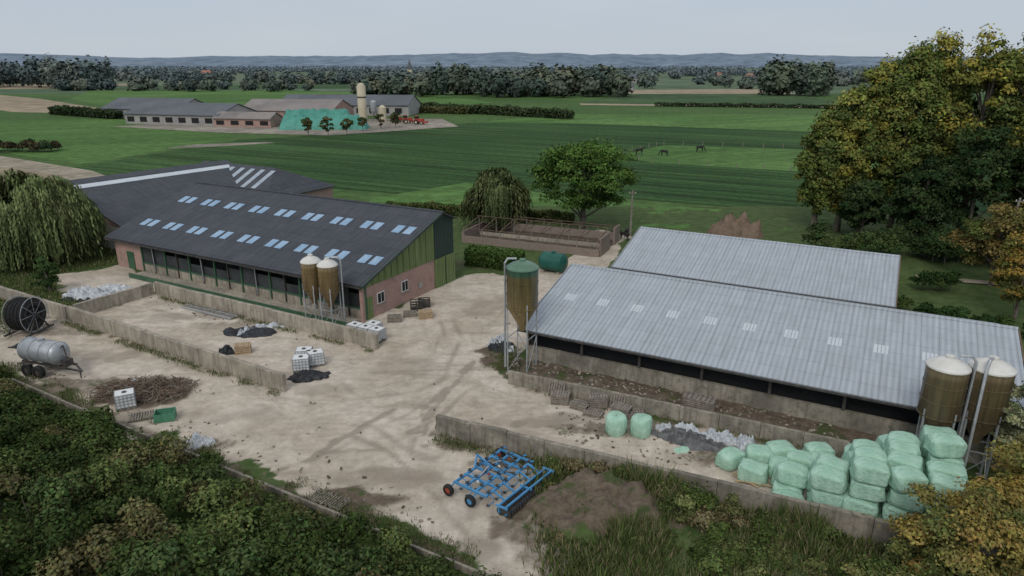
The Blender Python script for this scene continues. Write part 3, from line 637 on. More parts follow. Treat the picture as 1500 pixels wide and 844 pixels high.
for i in range(800):
    t=random.random()
    if t<.35: x=random.uniform(0,20);y=46.2-.49*x+random.uniform(0,2.5);z=.5
    elif t<.6: x=random.uniform(3,17);y=41.5-.43*x+random.uniform(-3,1);z=.03
    elif t<.75: x=random.uniform(-36,-18);z=.03;y=random.uniform(-1.3,2.2)+58-.55*(x+25)
    elif t<.85: x,y,z=random.gauss(-10,11),random.gauss(41,6),.02
    else: x=random.uniform(-38,-4);y=46.5-.55*(x+37)+random.uniform(0,2.5);z=.03
    if x>2.3 and y<34: continue
    s=random.uniform(.03,.14)*(1.3 if t<.6 else 1);R=Matrix.Rotation(random.uniform(0,6),3,Vector((random.random(),random.random(),1)))
    mb.box((x,y,z),(s*random.uniform(.8,2),s,s*.6),random.choice(['conc','woodg','soil','concd']),M4=R)
mb.obj('scattered_rubble')
mb=MB()
for i in range(9):
    mb.beam((13.0+random.uniform(-.8,.8),32.9+random.uniform(-.6,.6),.1+i*.02),(14.1+random.uniform(-.8,.8),32.4+random.uniform(-1,1),.15),.1,'wood',.04)
mb.obj('timber_offcuts')
mb=MB()
for i in range(4): mb.beam((-31.5+i*.15,61.2+i*.25,.12),(-25.5+i*.2,58.0+i*.22,.12+.03*i),.14,'woodg' if i%2 else 'steel')
mb.obj('timber_beams')

def bale(x,y,z,rot,sz=(1.55,1.15,.97),tilt=0):
    bm_=MB();V=[];F=[];nu,nv=24,14;rs=random.uniform(0,9);e=random.uniform(.30,.44)
    f=lambda c,e:math.copysign(abs(c)**e,c)
    k1,k2=random.uniform(.94,1.08),random.uniform(.92,1.06)
    for a in range(nv+1):
        ph=-math.pi/2+math.pi*a/nv
        for b in range(nu):
            th=2*math.pi*b/nu
            px=f(math.cos(ph),e)*f(math.cos(th),e);py=f(math.cos(ph),e)*f(math.sin(th),e);pz=f(math.sin(ph),e)
            w_=1+.05*math.sin(th*3+rs+pz*3)+.04*math.sin(px*6+py*5+rs)+.025*math.sin(px*15+rs*3)*math.sin(pz*9+rs)
            V.append((px*sz[0]/2*w_*k1*(1.05 if pz<0 else .98),py*sz[1]/2*w_*k2,(pz*.5+.5)*sz[2]*(1+.05*math.sin(px*4+rs)*(pz>0))))
    for a in range(nv):
        for b in range(nu): F.append((a*nu+b,a*nu+(b+1)%nu,(a+1)*nu+(b+1)%nu,(a+1)*nu+b))
    bm_.add(V,F,'bale');o=bm_.obj('silage_bale',(x,y,z),rot,smooth=False)
    o.data.polygons.foreach_set('use_smooth',[True]*len(o.data.polygons))
    o.rotation_euler=(tilt,random.uniform(-.06,.06),rot);return o
for i,(x,y,z,r) in enumerate(((12.6,34.3,0,.6),(13.4,32.9,0,-.5),(14.3,34.6,0,-.3),(15.0,33.3,0,1.2),(15.7,35.0,0,.1),(14.9,31.5,0,1.0),(16.5,33.9,0,-.5),(17.9,34.9,0,.1))):
    bale(x,y,z,r)
ew=Vector((.907,-.42));nw=Vector((.42,.907));O_=Vector((-4.7,37.8))
HT=[[1,2,1,0,0],[3,3,2,1,1],[4,4,3,3,2],[4,4,4,4,3],[4,4,5,4,4]]
for c in range(5):
    for r in range(5):
        for k in range(HT[c][r]):
            p=O_+ew*(20.4+c*1.64+random.uniform(-.15,.15)+k*.05)+nw*(.95+r*1.2+random.uniform(-.12,.12))
            bale(p.x,p.y,k*.95,math.atan2(ew.y,ew.x)+random.uniform(-.15,.15)+(random.random()<.15)*.5,tilt=random.uniform(-.06,.06))
def rbale(x,y):
    mb=MB();r=.66;h=1.2;prof=[(.01,h+.02),(r*.6,h+.03),(r*.9,h-.03),(r,h-.14),(r*1.04,h*.5),(r,.12),(r*.9,0)]
    mb.lathe(prof[::-1],(0,0,0),'bale',20)
    for i in range(len(mb.v)):
        a,b_,c_=mb.v[i];th=math.atan2(b_,a);q=1+.05*math.sin(3*th+x*3+c_*2)+.03*math.sin(7*th+c_*5);mb.v[i]=(a*q,b_*q,c_*(1+.05*math.sin(th+x)))
    return mb.obj('round_silage_bale',(x,y,0),smooth=True)
rbale(6.5,38.0);rbale(8.05,37.8)

def wheel(mb,c,r,w_,ax=Vector((1,0,0)),hub='hub'):
    q=ax.to_track_quat('Z','Y').to_matrix()
    mb.lathe([(r*.55,-w_/2),(r*.92,-w_/2),(r,-w_*.3),(r,w_*.3),(r*.92,w_/2),(r*.55,w_/2)],c,'tyre',20,rot=q)
    mb.lathe([(.001,-w_*.3),(r*.55,-w_*.35)],c,hub,16,rot=q);mb.lathe([(r*.55,w_*.35),(.001,w_*.3)],c,hub,16,rot=q)
mb=MB();Wd=2.2
for y in (-1.1,-.35,.45,1.2):
    mb.beam((-Wd,y,.85),(Wd,y,.85),.12,'blue')
for x in (-Wd,-1.2,-.3,.3,1.2,Wd): mb.beam((x,-1.2,.86),(x,1.3,.86),.11,'blue')
for x in (-1.7,-.75,.75,1.7): mb.beam((x,-1.2,1.0),(x,-2.0,.75),.09,'blue')
for j,y in enumerate((-1.1,-.35,.45,1.2)):
    for i in range(6):
        x=-Wd+.3+i*.78+(j%2)*.3
        mb.tube([(x,y,.85),(x,y-.28,.75),(x,y-.32,.45),(x,y+.02,.12),(x,y+.12,.03)],[.035,.035,.035,.03,.02],'blue',6)
        mb.box((x,y+.1,.05),(.16,.18,.03),'dsteel')
        mb.tube([(x,y-.05,.95),(x,y-.3,1.12)],.05,'blue',6)
        mb.box((x,y,.97),(.16,.2,.12),'dsteel')
for yy in (-2.1,-2.55):
    q=Vector((1,0,0)).to_track_quat('Z','Y').to_matrix()
    for i in range(18):
        x=-Wd+.05+i*.25;mb.lathe([(.06,-.015),(.27,-.01),(.27,.01),(.06,.015)],(x,yy,.28),'dsteel',14,rot=q)
    mb.tube([(-Wd-.1,yy,.28),(Wd+.1,yy,.28)],.05,'blue',8)
for yy in (-2.1,-2.55): mb.beam((-Wd-.12,yy,.75),(Wd+.12,yy,.75),.1,'blue')
for x in (-Wd-.1,0,Wd+.1): mb.beam((x,-2.7,.72),(x,-1.9,.72),.1,'blue');mb.beam((x,-2.1,.72),(x,-2.1,.3),.08,'blue')
mb.beam((-.4,1.2,.9),(0,1.35,1.55),.1,'blue');mb.beam((.4,1.2,.9),(0,1.35,1.55),.1,'blue');mb.beam((0,1.35,1.55),(0,-.3,.95),.08,'blue')
mb.beam((-.45,1.2,.85),(-.45,1.7,.5),.1,'blue');mb.beam((.45,1.2,.85),(.45,1.7,.5),.1,'blue');mb.tube([(-1,.3,1.0),(-.2,.3,1.25)],.05,'steel');mb.tube([(1,.3,1.0),(.2,.3,1.25)],.05,'steel')
mb.tube([(0,1.2,1.2),(.3,.4,1.15),(.1,-.6,1.05),(.6,-1.3,1.0)],.025,'tyre',6);mb.tube([(0,1.2,1.25),(-.4,.5,1.1),(-.2,-.4,1.1),(-.7,-1.2,1.0)],.025,'tyre',6)
for (x,y) in ((-2.45,1.5),(-2.5,-.2),(2.45,1.5)):
    wheel(mb,(x,y,.34),.36,.24,hub='hub' if y>0 else 'blue');mb.beam((x,y,.36),(x*.9,y-.3,.85),.07,'blue')
for i in range(4): mb.box((-1.5+i*1.0,.05,.97),(.1,.12,.1),'hub' if i%2 else 'white')
mb.obj('cultivator',(-.95,32.4,0.02),math.atan2(.80,.60)).scale=(.92,.92,.92)

mb=MB();q=Vector((1,0,0)).to_track_quat('Z','Y').to_matrix();r=.85
mb.lathe([(.001,-1.95),(.4,-1.93),(.7,-1.8),(r,-1.55),(r,1.55),(.7,1.8),(.4,1.93),(.001,1.95)],(0,0,1.75),'steel',28,rot=q)
for x in (-1.5,-.5,.5,1.5): mb.lathe([(r,-.03),(r+.04,-.03),(r+.04,.03),(r,.03)],(x,0,1.75),'steel',28,rot=q)
mb.beam((-1.9,-.4,.85),(2.6,-.4,.85),.14,'dsteel');mb.beam((-1.9,.4,.85),(2.6,.4,.85),.14,'dsteel');mb.beam((2.5,-.4,.85),(3.5,0,.6),.12,'dsteel');mb.beam((2.5,.4,.85),(3.5,0,.6),.12,'dsteel')
mb.box((2.2,0,1.15),(.5,.6,.5),'dsteel');mb.tube([(3.3,0,.6),(3.3,0,.05)],.05,'dsteel')
for x in (-.75,.35):
    for s in (-1,1): wheel(mb,(x,s*.95,.48),.5,.38,Vector((0,1,0)),'dsteel')
mb.tube([(0,0,2.55),(0,0,2.75)],.25,'steel',14);mb.tube([(-2.0,0,1.3),(-2.4,0,1.2),(-2.5,0,.8)],.09,'dsteel');mb.tube([(1.9,0,2.3),(2.1,0,2.5),(2.3,0,1.4)],.05,'dsteel')
mb.beam((-.2,-.98,1.02),(-1.3,-.98,1.02),.35,'dsteel',.05)
mb.obj('slurry_tanker',(-34.9,46.9,0),-.33,smooth=True)

mb=MB();ax=Vector((.97,-.12,0)).normalized();q=ax.to_track_quat('Z','Y').to_matrix();c=(0,0,1.7)
for k in range(14):
    z0=-.75+k*.11;rr=1.38+.03*math.sin(k*2.1)
    mb.lathe([(rr-.08,z0-.05),(rr,z0-.035),(rr+.02,z0),(rr,z0+.035),(rr-.08,z0+.05)],c,'tyre',36,rot=q)
mb.lathe([(.75,-.8),(1.33,-.8),(1.33,.8),(.75,.8),(.75,-.8)],c,'tarpb',36,rot=q)
for s in (-1,1):
    for R_ in (1.5,1.0,.5): mb.lathe([(R_,s*.84-.025),(R_+.04,s*.84),(R_,s*.84+.025),(R_-.04,s*.84),(R_,s*.84-.025)],c,'steel' if R_>1.2 else 'dsteel',36,rot=q)
    for k in range(8):
        a=k*math.pi/4;d=q@Vector((math.cos(a),math.sin(a),0));p0=Vector(c)+ax*s*.84
        mb.beam(p0+d*.1,p0+d*1.52,.04,'steel')
    p0=ax*s*1.0;t=Vector((ax.y,-ax.x,0));mb.beam(p0+t*1.1+Vector((0,0,.2)),p0+Vector((0,0,1.8)),.1,'dsteel');mb.beam(p0-t*1.1+Vector((0,0,.2)),p0+Vector((0,0,1.8)),.1,'dsteel');mb.beam(p0+t*1.5+Vector((0,0,.2)),p0-t*1.5+Vector((0,0,.2)),.14,'dsteel')
mb.tube([ax*-1.05+Vector((0,0,1.7)),ax*1.05+Vector((0,0,1.7))],.1,'dsteel')
mb.obj('hose_reel',(-41.6,54.8,0.05),smooth=True)

mb=MB();mb.lathe([(.001,-1.6),(.7,-1.5),(1.05,-1.2),(1.05,1.2),(.7,1.5),(.001,1.6)],(0,0,1.15),'tankg',24,rot=Vector((1,0,0)).to_track_quat('Z','Y').to_matrix())
mb.tube([(0,0,2.1),(0,0,2.35)],.25,'tankg');mb.box((-.9,0,.1),(.2,1.6,.3),'conc');mb.box((.9,0,.1),(.2,1.6,.3),'conc');mb.obj('storage_tank',(4.6,73.2,0),AR,smooth=True)

# ---------------------------------------------------------------- ruin frame
e=empty('roofless_shed',(-6.5,86.5,0),math.atan2(-.40,.92));mb=MB();Lx,Wy=18.5,9
mb.box((Lx/2,0,.45),(Lx,.25,.9),'brickold');mb.box((Lx/2,Wy,.5),(Lx,.25,1.0),'brickold')
mb.box((0,Wy/2,.7),(.25,Wy-.3,1.4),'brickoldy');mb.box((Lx,Wy*.25,1.1),(.25,Wy*.45,2.2),'brickoldy');mb.box((Lx,Wy*.85,1.1),(.25,Wy*.28,2.2),'brickoldy')
mb.box((Lx/2,Wy*.5,.25),(Lx-1,.3,.5),'conc');mb.box((Lx/2,Wy*.5,.04),(Lx-.3,Wy-.3,.06),'soil');mb.obj('walls',parent=e)
mb=MB()
for i in range(8):
    x=.3+i*(Lx-.6)/7
    mb.beam((x,0,0),(x,0,1.9),.11,'woodg');mb.beam((x,Wy,0),(x,Wy,1.9),.11,'woodg');mb.beam((x,Wy/2,0),(x,Wy/2,2.5),.09,'woodg')
    mb.beam((x,0,1.9),(x,Wy/2,2.6),.09,'brush');mb.beam((x,Wy/2,2.6),(x,Wy,1.9),.09,'brush');mb.beam((x,0,1.85),(x,Wy,1.85),.06,'brush')
for y,z in ((0,1.95),(Wy,1.95),(Wy/2,2.65)): mb.beam((0,y,z),(Lx,y,z),.07,'brush')
mb.obj('frame',parent=e)
def pole(x,y,h,lean=0,name='utility_pole'):
    mb=MB();mb.tube([(0,0,-.2),(lean,0,h)],[.16,.11],'woodg',8);mb.beam((lean-.5,0,h-.4),(lean+.5,0,h-.4),.08,'woodg')
    for s in (-.4,.4): mb.tube([(lean+s,0,h-.36),(lean+s,0,h-.2)],.04,'white',6)
    return mb.obj(name,(x,y,0))
pole(16,90,6.2);pole(56.3,76,7.8,.8)
mb=MB();fp=[(26,176),(33,162),(50,153),(66,147),(98,153),(110,182),(70,193),(44,201),(26,176)]
for (a,b_) in zip(fp[:-1],fp[1:]):
    n=max(1,int(math.hypot(b_[0]-a[0],b_[1]-a[1])/5))
    for i in range(n): mb.box((a[0]+(b_[0]-a[0])*i/n,a[1]+(b_[1]-a[1])*i/n,.6),(.14,.14,1.3),'woodg')
    for z in (.6,1.1): mb.beam(a+(z,),b_+(z,),.015,'dsteel')
mb.obj('pasture_fence')

# ---------------------------------------------------------------- vegetation near
def shrubmass(name,pts,n,leaf,cols,inner=.6):
    K=len(pts);S=5;idx=np.repeat(np.arange(K),S);d=unit(K*S);d[:,2]=np.abs(d[:,2]);R0=np.array([p[3] for p in pts]);H=np.array([p[2] for p in pts]);C=np.array([(p[0],p[1]) for p in pts])
    CC=np.stack([C[idx,0]+d[:,0]*R0[idx]*.6,C[idx,1]+d[:,1]*R0[idx]*.6,H[idx]*(.35+.5*d[:,2])],1)
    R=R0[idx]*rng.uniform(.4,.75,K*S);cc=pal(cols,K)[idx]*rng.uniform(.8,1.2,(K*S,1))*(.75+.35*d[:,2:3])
    V,Q,c=clumpleaves(CC,R,n//S,leaf,cc,inner=inner)
    paths=[([(p[0],p[1],-.1),(p[0]+rng.uniform(-.4,.4),p[1]+rng.uniform(-.4,.4),p[2]*.7)],[.06,.02]) for p in pts]
    TV,TQ=tubes_np(paths);nV=len(V)
    return quadmesh(name,np.vstack([V,TV]),np.vstack([Q,TQ+nV]),['leaf','bark'],np.r_[np.zeros(len(Q)),np.ones(len(TQ))],np.vstack([c,np.full((len(TV),3),.1)]))
pts=[];L0=Vector((-37,45.2));e_=Vector((.872,-.49));n_=Vector((.49,.872))
for s in np.arange(-14,44,1.75):
    for d in np.arange(1.9,19,1.75):
        p=L0+e_*(s+random.uniform(-.6,.6))-n_*(d+random.uniform(-.5,.5))
        if p.y<15: continue
        h=min(1.0+(d-1)*.36,4.3)*(1+.30*float(sn(np.array(p.x),np.array(p.y),4,3,.11)))+random.uniform(-.4,.5)
        pts.append((p.x,p.y,max(h,.8),random.uniform(1.1,1.7)))
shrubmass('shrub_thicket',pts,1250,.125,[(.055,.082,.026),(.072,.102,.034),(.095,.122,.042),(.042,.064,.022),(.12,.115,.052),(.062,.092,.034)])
def blades(name,P,h,wd,cols,lean=.4):
    n=len(P);a=rng.uniform(0,6.28,n);t=np.stack([np.cos(a),np.sin(a),np.zeros(n)],1);le=unit(n)*lean*h[:,None];le[:,2]=0
    w_=wd*rng.uniform(.6,1.4,(n,1));top=P+np.stack([np.zeros(n),np.zeros(n),h],1)+le;mid=(P+top)/2-le*.15
    V=np.stack([P,mid+t*w_,top,mid-t*w_],1).reshape(-1,3);c=pal(cols,n)
    return quadmesh(name,V,np.arange(4*n).reshape(-1,4),['weed'],None,np.repeat(c,4,0))
WC=[(.08,.12,.035),(.105,.145,.045),(.15,.165,.07),(.23,.20,.12),(.06,.09,.03)]
n=75000;s=rng.uniform(6.0,32,n);d=rng.uniform(.3,15,n);bx=-4.7+.907*s-.42*d;by=37.8-.42*s-.907*d
mq=((bx-4.0)/3.0)**2+((by-30.2)/2.3)**2+sn(bx,by,91,4,.25)*.9
k=(by>14)&((mq>.7)|(rng.uniform(0,1,n)<.10))&(bx>1.7+.5*rng.normal(size=n));bx,by,mq=bx[k],by[k],mq[k]
ht=(.25+.55*np.clip(sn(bx,by,60,4,.12)+.45,0,1.2))*rng.uniform(.6,1.4,len(bx))*np.clip(mq*.7,.3,1.2)
blades('tall_weeds',np.stack([bx,by,np.where(mq<1,.5*(1-mq)+.1,.1)],1),ht*1.25,.035,WC)
pts=[]
for i in range(120):
    s=random.uniform(8,30);d=random.uniform(.8,13);x=-4.7+.907*s-.42*d;y=37.8-.42*s-.907*d
    if y<16 or x<5 or ((x-4.0)/3.3)**2+((y-30.2)/2.6)**2<1.1: continue
    pts.append((x,y,random.uniform(.6,1.8),random.uniform(.5,1.2)))
pts+=[(2.6,33.6,.7,.6),(3.6,33.4,.9,.8),(4.8,32.9,1.0,.8),(6,32.2,1.1,.9),(2.2,27.6,.4,.5),(1.9,31.6,.5,.5),(3.4,28.2,.5,.5),(6.2,29.0,.7,.6)]
shrubmass('bramble_bushes',pts,600,.10,[(.07,.10,.03),(.09,.12,.04),(.12,.135,.052),(.15,.13,.07)],inner=.35)
def along(a,b,n,wd,off=0):
    t=rng.uniform(0,1,n);q=np.array(a)[None]*(1-t)[:,None]+np.array(b)[None]*t[:,None];dx,dy=b[0]-a[0],b[1]-a[1];l=math.hypot(dx,dy);o=rng.normal(off,wd,n);q[:,0]+=-dy/l*o;q[:,1]+=dx/l*o
    k=sn(q[:,0],q[:,1],71,4,.15)>-.1;return q[k]
Pn=np.vstack([along((-37,45.9),(-1.9,26),9000,.45,.3),along((-37,44.5),(-1.9,24.5),16000,.7,-.6),along((-40,57.4),(-16,43.2),3500,.25,-.3),along((-35.7,64.8),(-11,50.8),2600,.2,-.3),along((-.25,44.6),(19.6,34.9),2500,.2,-.2),along((0,46),(20,36.2),4000,.8,.6),along((-4.7,37.4),(3,33.8),2200,.3,-.25),along((-5,38.3),(10,31.6),1500,.15,.3),along((-50,61),(-41,56),5000,1,-1),along((-47,50.5),(-37,46.5),6000,.8,0),along((-17,59.5),(-45,74.8),3000,.5,-2.3),along((-1,47),(0,52),2000,.7,0)])
blades('grass_tufts',np.c_[Pn,np.full(len(Pn),.02)],rng.uniform(.08,.32,len(Pn)),.02,WC)
n=50000;gx_=rng.uniform(-62,-38,n);gy_=rng.uniform(52,86,n);k=(pdist(gx_,gy_,YARD)<-.3)
blades('rough_grass',np.c_[gx_[k],gy_[k],np.full(k.sum(),0)],rng.uniform(.1,.45,k.sum()),.035,WC)

YG=[(.15,.165,.045),(.19,.20,.052),(.25,.225,.05),(.12,.15,.042),(.10,.135,.04)]
YG2=[(.11,.145,.04),(.13,.16,.045),(.16,.18,.05),(.09,.12,.036)]
DK=[(.024,.044,.018),(.034,.056,.021),(.044,.066,.025)]
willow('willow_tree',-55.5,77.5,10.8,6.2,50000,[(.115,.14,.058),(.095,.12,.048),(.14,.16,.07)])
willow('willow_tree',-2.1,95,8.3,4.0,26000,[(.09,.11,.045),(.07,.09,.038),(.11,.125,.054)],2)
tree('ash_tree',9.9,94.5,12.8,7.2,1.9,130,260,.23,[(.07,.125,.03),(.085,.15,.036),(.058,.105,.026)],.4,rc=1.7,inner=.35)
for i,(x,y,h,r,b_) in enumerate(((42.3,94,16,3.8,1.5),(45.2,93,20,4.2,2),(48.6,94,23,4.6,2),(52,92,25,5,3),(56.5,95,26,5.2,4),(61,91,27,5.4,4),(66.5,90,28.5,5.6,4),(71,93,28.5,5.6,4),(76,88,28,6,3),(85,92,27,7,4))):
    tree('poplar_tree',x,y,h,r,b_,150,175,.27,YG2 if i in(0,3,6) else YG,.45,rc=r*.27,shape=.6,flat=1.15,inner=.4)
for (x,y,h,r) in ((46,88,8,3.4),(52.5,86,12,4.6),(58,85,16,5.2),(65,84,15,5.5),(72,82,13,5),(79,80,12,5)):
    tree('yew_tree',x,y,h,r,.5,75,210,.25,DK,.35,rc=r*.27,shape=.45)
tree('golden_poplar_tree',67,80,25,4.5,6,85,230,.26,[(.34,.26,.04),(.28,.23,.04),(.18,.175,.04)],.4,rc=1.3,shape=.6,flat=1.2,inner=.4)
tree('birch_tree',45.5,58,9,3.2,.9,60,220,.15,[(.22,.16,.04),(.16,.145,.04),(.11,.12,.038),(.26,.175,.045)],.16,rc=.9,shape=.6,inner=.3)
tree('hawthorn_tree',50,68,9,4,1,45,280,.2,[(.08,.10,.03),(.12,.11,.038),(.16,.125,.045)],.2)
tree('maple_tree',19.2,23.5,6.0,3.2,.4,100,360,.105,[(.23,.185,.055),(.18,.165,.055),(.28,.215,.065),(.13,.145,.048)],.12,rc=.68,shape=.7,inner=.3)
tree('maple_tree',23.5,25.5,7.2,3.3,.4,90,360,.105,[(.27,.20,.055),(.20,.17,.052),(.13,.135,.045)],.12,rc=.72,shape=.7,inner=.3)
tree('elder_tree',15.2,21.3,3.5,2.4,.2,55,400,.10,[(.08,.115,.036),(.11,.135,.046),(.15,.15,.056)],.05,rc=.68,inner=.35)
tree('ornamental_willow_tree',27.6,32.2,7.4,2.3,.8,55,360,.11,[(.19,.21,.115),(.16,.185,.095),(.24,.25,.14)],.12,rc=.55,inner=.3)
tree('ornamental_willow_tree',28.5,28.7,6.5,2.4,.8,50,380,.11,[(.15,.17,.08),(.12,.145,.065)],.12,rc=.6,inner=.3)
pts=[]
for i in range(75):
    t=random.random();pts.append((38+t*36+random.uniform(-1,1),81-t*9+random.uniform(-2.5,2.5),random.uniform(1.8,4),random.uniform(1.3,2.1)))
shrubmass('shrub_border',pts,600,.2,[(.035,.06,.022),(.05,.08,.028),(.075,.10,.036)])
pts=[(42+i*.9,66.5+random.uniform(-.6,.6),random.uniform(1.8,2.8),1.3) for i in range(4)]+[(36.5+i*1.2,60-i*1.0+random.uniform(-.5,.5),random.uniform(1,1.6),.9) for i in range(9)]
shrubmass('garden_shrubs',pts,800,.16,[(.03,.06,.02),(.05,.08,.025)])
poly_obj('garden_path',[(44,71.5),(60,66.5),(60,65.2),(44,70)],.12,'track')
tree('small_conifer',-47.0,65.8,3.9,1.4,.1,40,220,.11,[(.045,.08,.028),(.06,.10,.034)],.1,shape=.2,rc=.42)
def hedge(name,a,b,h,wd,n,leaf,cols):
    t=rng.uniform(0,1,n);u=rng.uniform(-1,1,n);z=rng.uniform(0,1,n);face=rng.integers(0,3,n)
    u=np.where(face==0,np.sign(u),u);z=np.where(face==1,1,z);u=u*(1+.1*rng.normal(size=n));z=z*(1+.07*rng.normal(size=n))
    dx,dy=b[0]-a[0],b[1]-a[1];l=math.hypot(dx,dy);x=a[0]+dx*t-dy/l*u*wd/2;y=a[1]+dy*t+dx/l*u*wd/2
    hz=h*(1+.25*sn(x,y,81,4,.08));P=np.stack([x,y,z*hz+.05],1);V,Q=leafquads(P,unit(n)+np.array([0,0,.5]),leaf)
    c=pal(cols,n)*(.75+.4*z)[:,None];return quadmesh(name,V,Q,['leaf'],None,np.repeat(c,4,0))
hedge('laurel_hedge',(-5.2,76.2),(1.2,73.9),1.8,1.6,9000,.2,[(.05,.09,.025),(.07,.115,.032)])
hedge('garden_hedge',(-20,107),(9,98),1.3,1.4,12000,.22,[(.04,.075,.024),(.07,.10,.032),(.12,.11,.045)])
hedge('field_hedge',(-61,370),(25.5,299),3.2,4,9000,.8,[(.045,.068,.034),(.065,.082,.04)])
hedge('field_hedge',(-61,345),(-20,330),2.5,3,4000,.8,[(.06,.075,.035),(.11,.10,.045)])
hedge('field_hedge',(-215,330),(-168,300),3,4,5000,.8,[(.035,.055,.028),(.05,.068,.034)])
hedge('field_hedge',(170,372),(80,395),1.6,3,3000,.8,[(.05,.07,.038)])
pts=[(-131+random.uniform(-9,9),183+random.uniform(-6,6),random.uniform(2,3.5),2) for i in range(16)]
shrubmass('field_shrubs',pts,400,.4,[(.03,.05,.024),(.05,.065,.03),(.07,.06,.034)])
for (x,y) in ((-67,229),(-60.5,229),(-55,232),(-52,243),(-47.5,253),(-43,258)):
    tree('young_tree',x,y,random.uniform(5,6),random.uniform(1.7,2.2),1.0,20,110,.36,[(.05,.075,.03),(.075,.10,.038),(.12,.10,.05)],.12)

# ---------------------------------------------------------------- distant trees
HAZE_TINT=np.array((.24,.30,.37))
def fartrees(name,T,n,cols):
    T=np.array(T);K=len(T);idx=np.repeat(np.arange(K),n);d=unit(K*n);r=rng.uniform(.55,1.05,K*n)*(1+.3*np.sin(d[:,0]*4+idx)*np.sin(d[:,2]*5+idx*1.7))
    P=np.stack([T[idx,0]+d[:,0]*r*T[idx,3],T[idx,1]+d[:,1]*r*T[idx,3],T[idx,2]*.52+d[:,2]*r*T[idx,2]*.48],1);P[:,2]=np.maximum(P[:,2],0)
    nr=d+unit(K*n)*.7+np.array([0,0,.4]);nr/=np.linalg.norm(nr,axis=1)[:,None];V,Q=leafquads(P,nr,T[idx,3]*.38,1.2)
    dist=np.hypot(T[:,0],T[:,1]);f=(1-np.exp(-np.maximum(dist-150,0)/1700))[:,None];cc=pal(cols,K);cc=cc*(1-f)+HAZE_TINT*f*.85  # aerial haze painted into leaf colour, stronger with distance
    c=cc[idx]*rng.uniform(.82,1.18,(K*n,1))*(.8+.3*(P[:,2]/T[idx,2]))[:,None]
    return quadmesh(name,V,Q,['leaf'],None,np.repeat(np.clip(c,.004,1),4,0))
FC=[(.05,.075,.034),(.065,.088,.038),(.08,.098,.04),(.13,.13,.055),(.04,.06,.03),(.10,.11,.05)]
T=[]
for i in range(75):
    t=random.random();T.append((-124+t*190+random.gauss(0,5),560-t*40+random.gauss(0,16),random.uniform(11,20)*(1.15 if t>.35 else .75),random.uniform(5,8)))
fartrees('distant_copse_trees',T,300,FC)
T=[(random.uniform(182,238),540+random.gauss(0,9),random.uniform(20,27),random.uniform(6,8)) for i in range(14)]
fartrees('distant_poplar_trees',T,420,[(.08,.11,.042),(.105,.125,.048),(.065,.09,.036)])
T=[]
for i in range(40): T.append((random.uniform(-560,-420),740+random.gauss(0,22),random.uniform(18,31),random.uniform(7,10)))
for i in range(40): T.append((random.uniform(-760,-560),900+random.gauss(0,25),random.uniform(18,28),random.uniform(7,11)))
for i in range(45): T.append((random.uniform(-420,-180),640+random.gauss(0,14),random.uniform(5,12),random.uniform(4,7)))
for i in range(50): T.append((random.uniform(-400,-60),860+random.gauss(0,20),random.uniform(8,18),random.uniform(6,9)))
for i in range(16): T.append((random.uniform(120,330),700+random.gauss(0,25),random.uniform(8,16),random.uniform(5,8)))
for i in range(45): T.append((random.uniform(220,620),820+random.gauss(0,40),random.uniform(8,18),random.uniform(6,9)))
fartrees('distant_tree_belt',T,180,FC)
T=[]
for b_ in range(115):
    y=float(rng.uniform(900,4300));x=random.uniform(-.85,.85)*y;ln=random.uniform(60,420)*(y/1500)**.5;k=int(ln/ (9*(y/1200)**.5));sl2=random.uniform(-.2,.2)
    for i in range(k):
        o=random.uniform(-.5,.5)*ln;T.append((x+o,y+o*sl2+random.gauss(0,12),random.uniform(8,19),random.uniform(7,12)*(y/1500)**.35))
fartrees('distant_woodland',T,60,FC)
n=260;xx=np.linspace(-8500,8500,n);rows=[]
prof=lambda x,s:105+12*np.sin(x/900+s)+7*np.sin(x/370+s*2)+8*sn(x,x*0,s+5,5,.002)
for (yy,f) in ((4600,0),(5000,.35),(5500,.8),(6200,1),(7500,.95),(8500,.2)):
    rows.append(np.stack([xx,np.full(n,yy)+80*np.sin(xx/700),prof(xx,1)*f*(1-.2*np.exp(-((xx+3300)/900)**2))*(1-.2*np.clip((xx-2500)/3000,0,1))-1+(3.5*np.sin(xx*.11+yy)+3*np.sin(xx*.047+yy))*f],1))
V=np.vstack(rows);i=np.arange(len(V)).reshape(len(rows),n);Q=np.stack([i[:-1,:-1],i[:-1,1:],i[1:,1:],i[1:,:-1]],-1).reshape(-1,4)
M['hill']=M_field('hazy_forested_hills',(.15,.20,.255),(.19,.24,.295),0,0,.002,0,.01)  # bluish base colour has the distance haze painted in
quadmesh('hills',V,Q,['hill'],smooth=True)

# ---------------------------------------------------------------- distant farm
def shed(name,x,y,rot,Lx,Wy,ez,rz,wall,roof):
    e=empty(name,(x,y,0),rot);mb=MB()
    mb.prism([(0,-.4,ez-.1),(Lx,-.4,ez-.1),(Lx,Wy/2,rz),(0,Wy/2,rz)],(0,0,.25),roof);mb.prism([(0,Wy/2+.02,rz),(Lx,Wy/2+.02,rz),(Lx,Wy+.4,ez-.1),(0,Wy+.4,ez-.1)],(0,0,.25),roof);mb.obj('roof',parent=e)
    mb=MB();mb.box((Lx/2,Wy/2,ez/2-.1),(Lx-.8,Wy-.4,ez-.1),wall)
    for xx in (.3,Lx-.5): mb.prism([(xx,.2,0),(xx,Wy-.2,0),(xx,Wy-.2,ez-.1),(xx,Wy/2,rz-.15),(xx,.2,ez-.1)],(.2,0,0),wall)
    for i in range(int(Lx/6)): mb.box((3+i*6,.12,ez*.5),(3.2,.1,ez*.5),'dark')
    mb.obj('walls',parent=e);return e
shed('distant_cattle_shed',-152,275,-.28,44,24,3.8,7.5,'renderg','roofdk2')
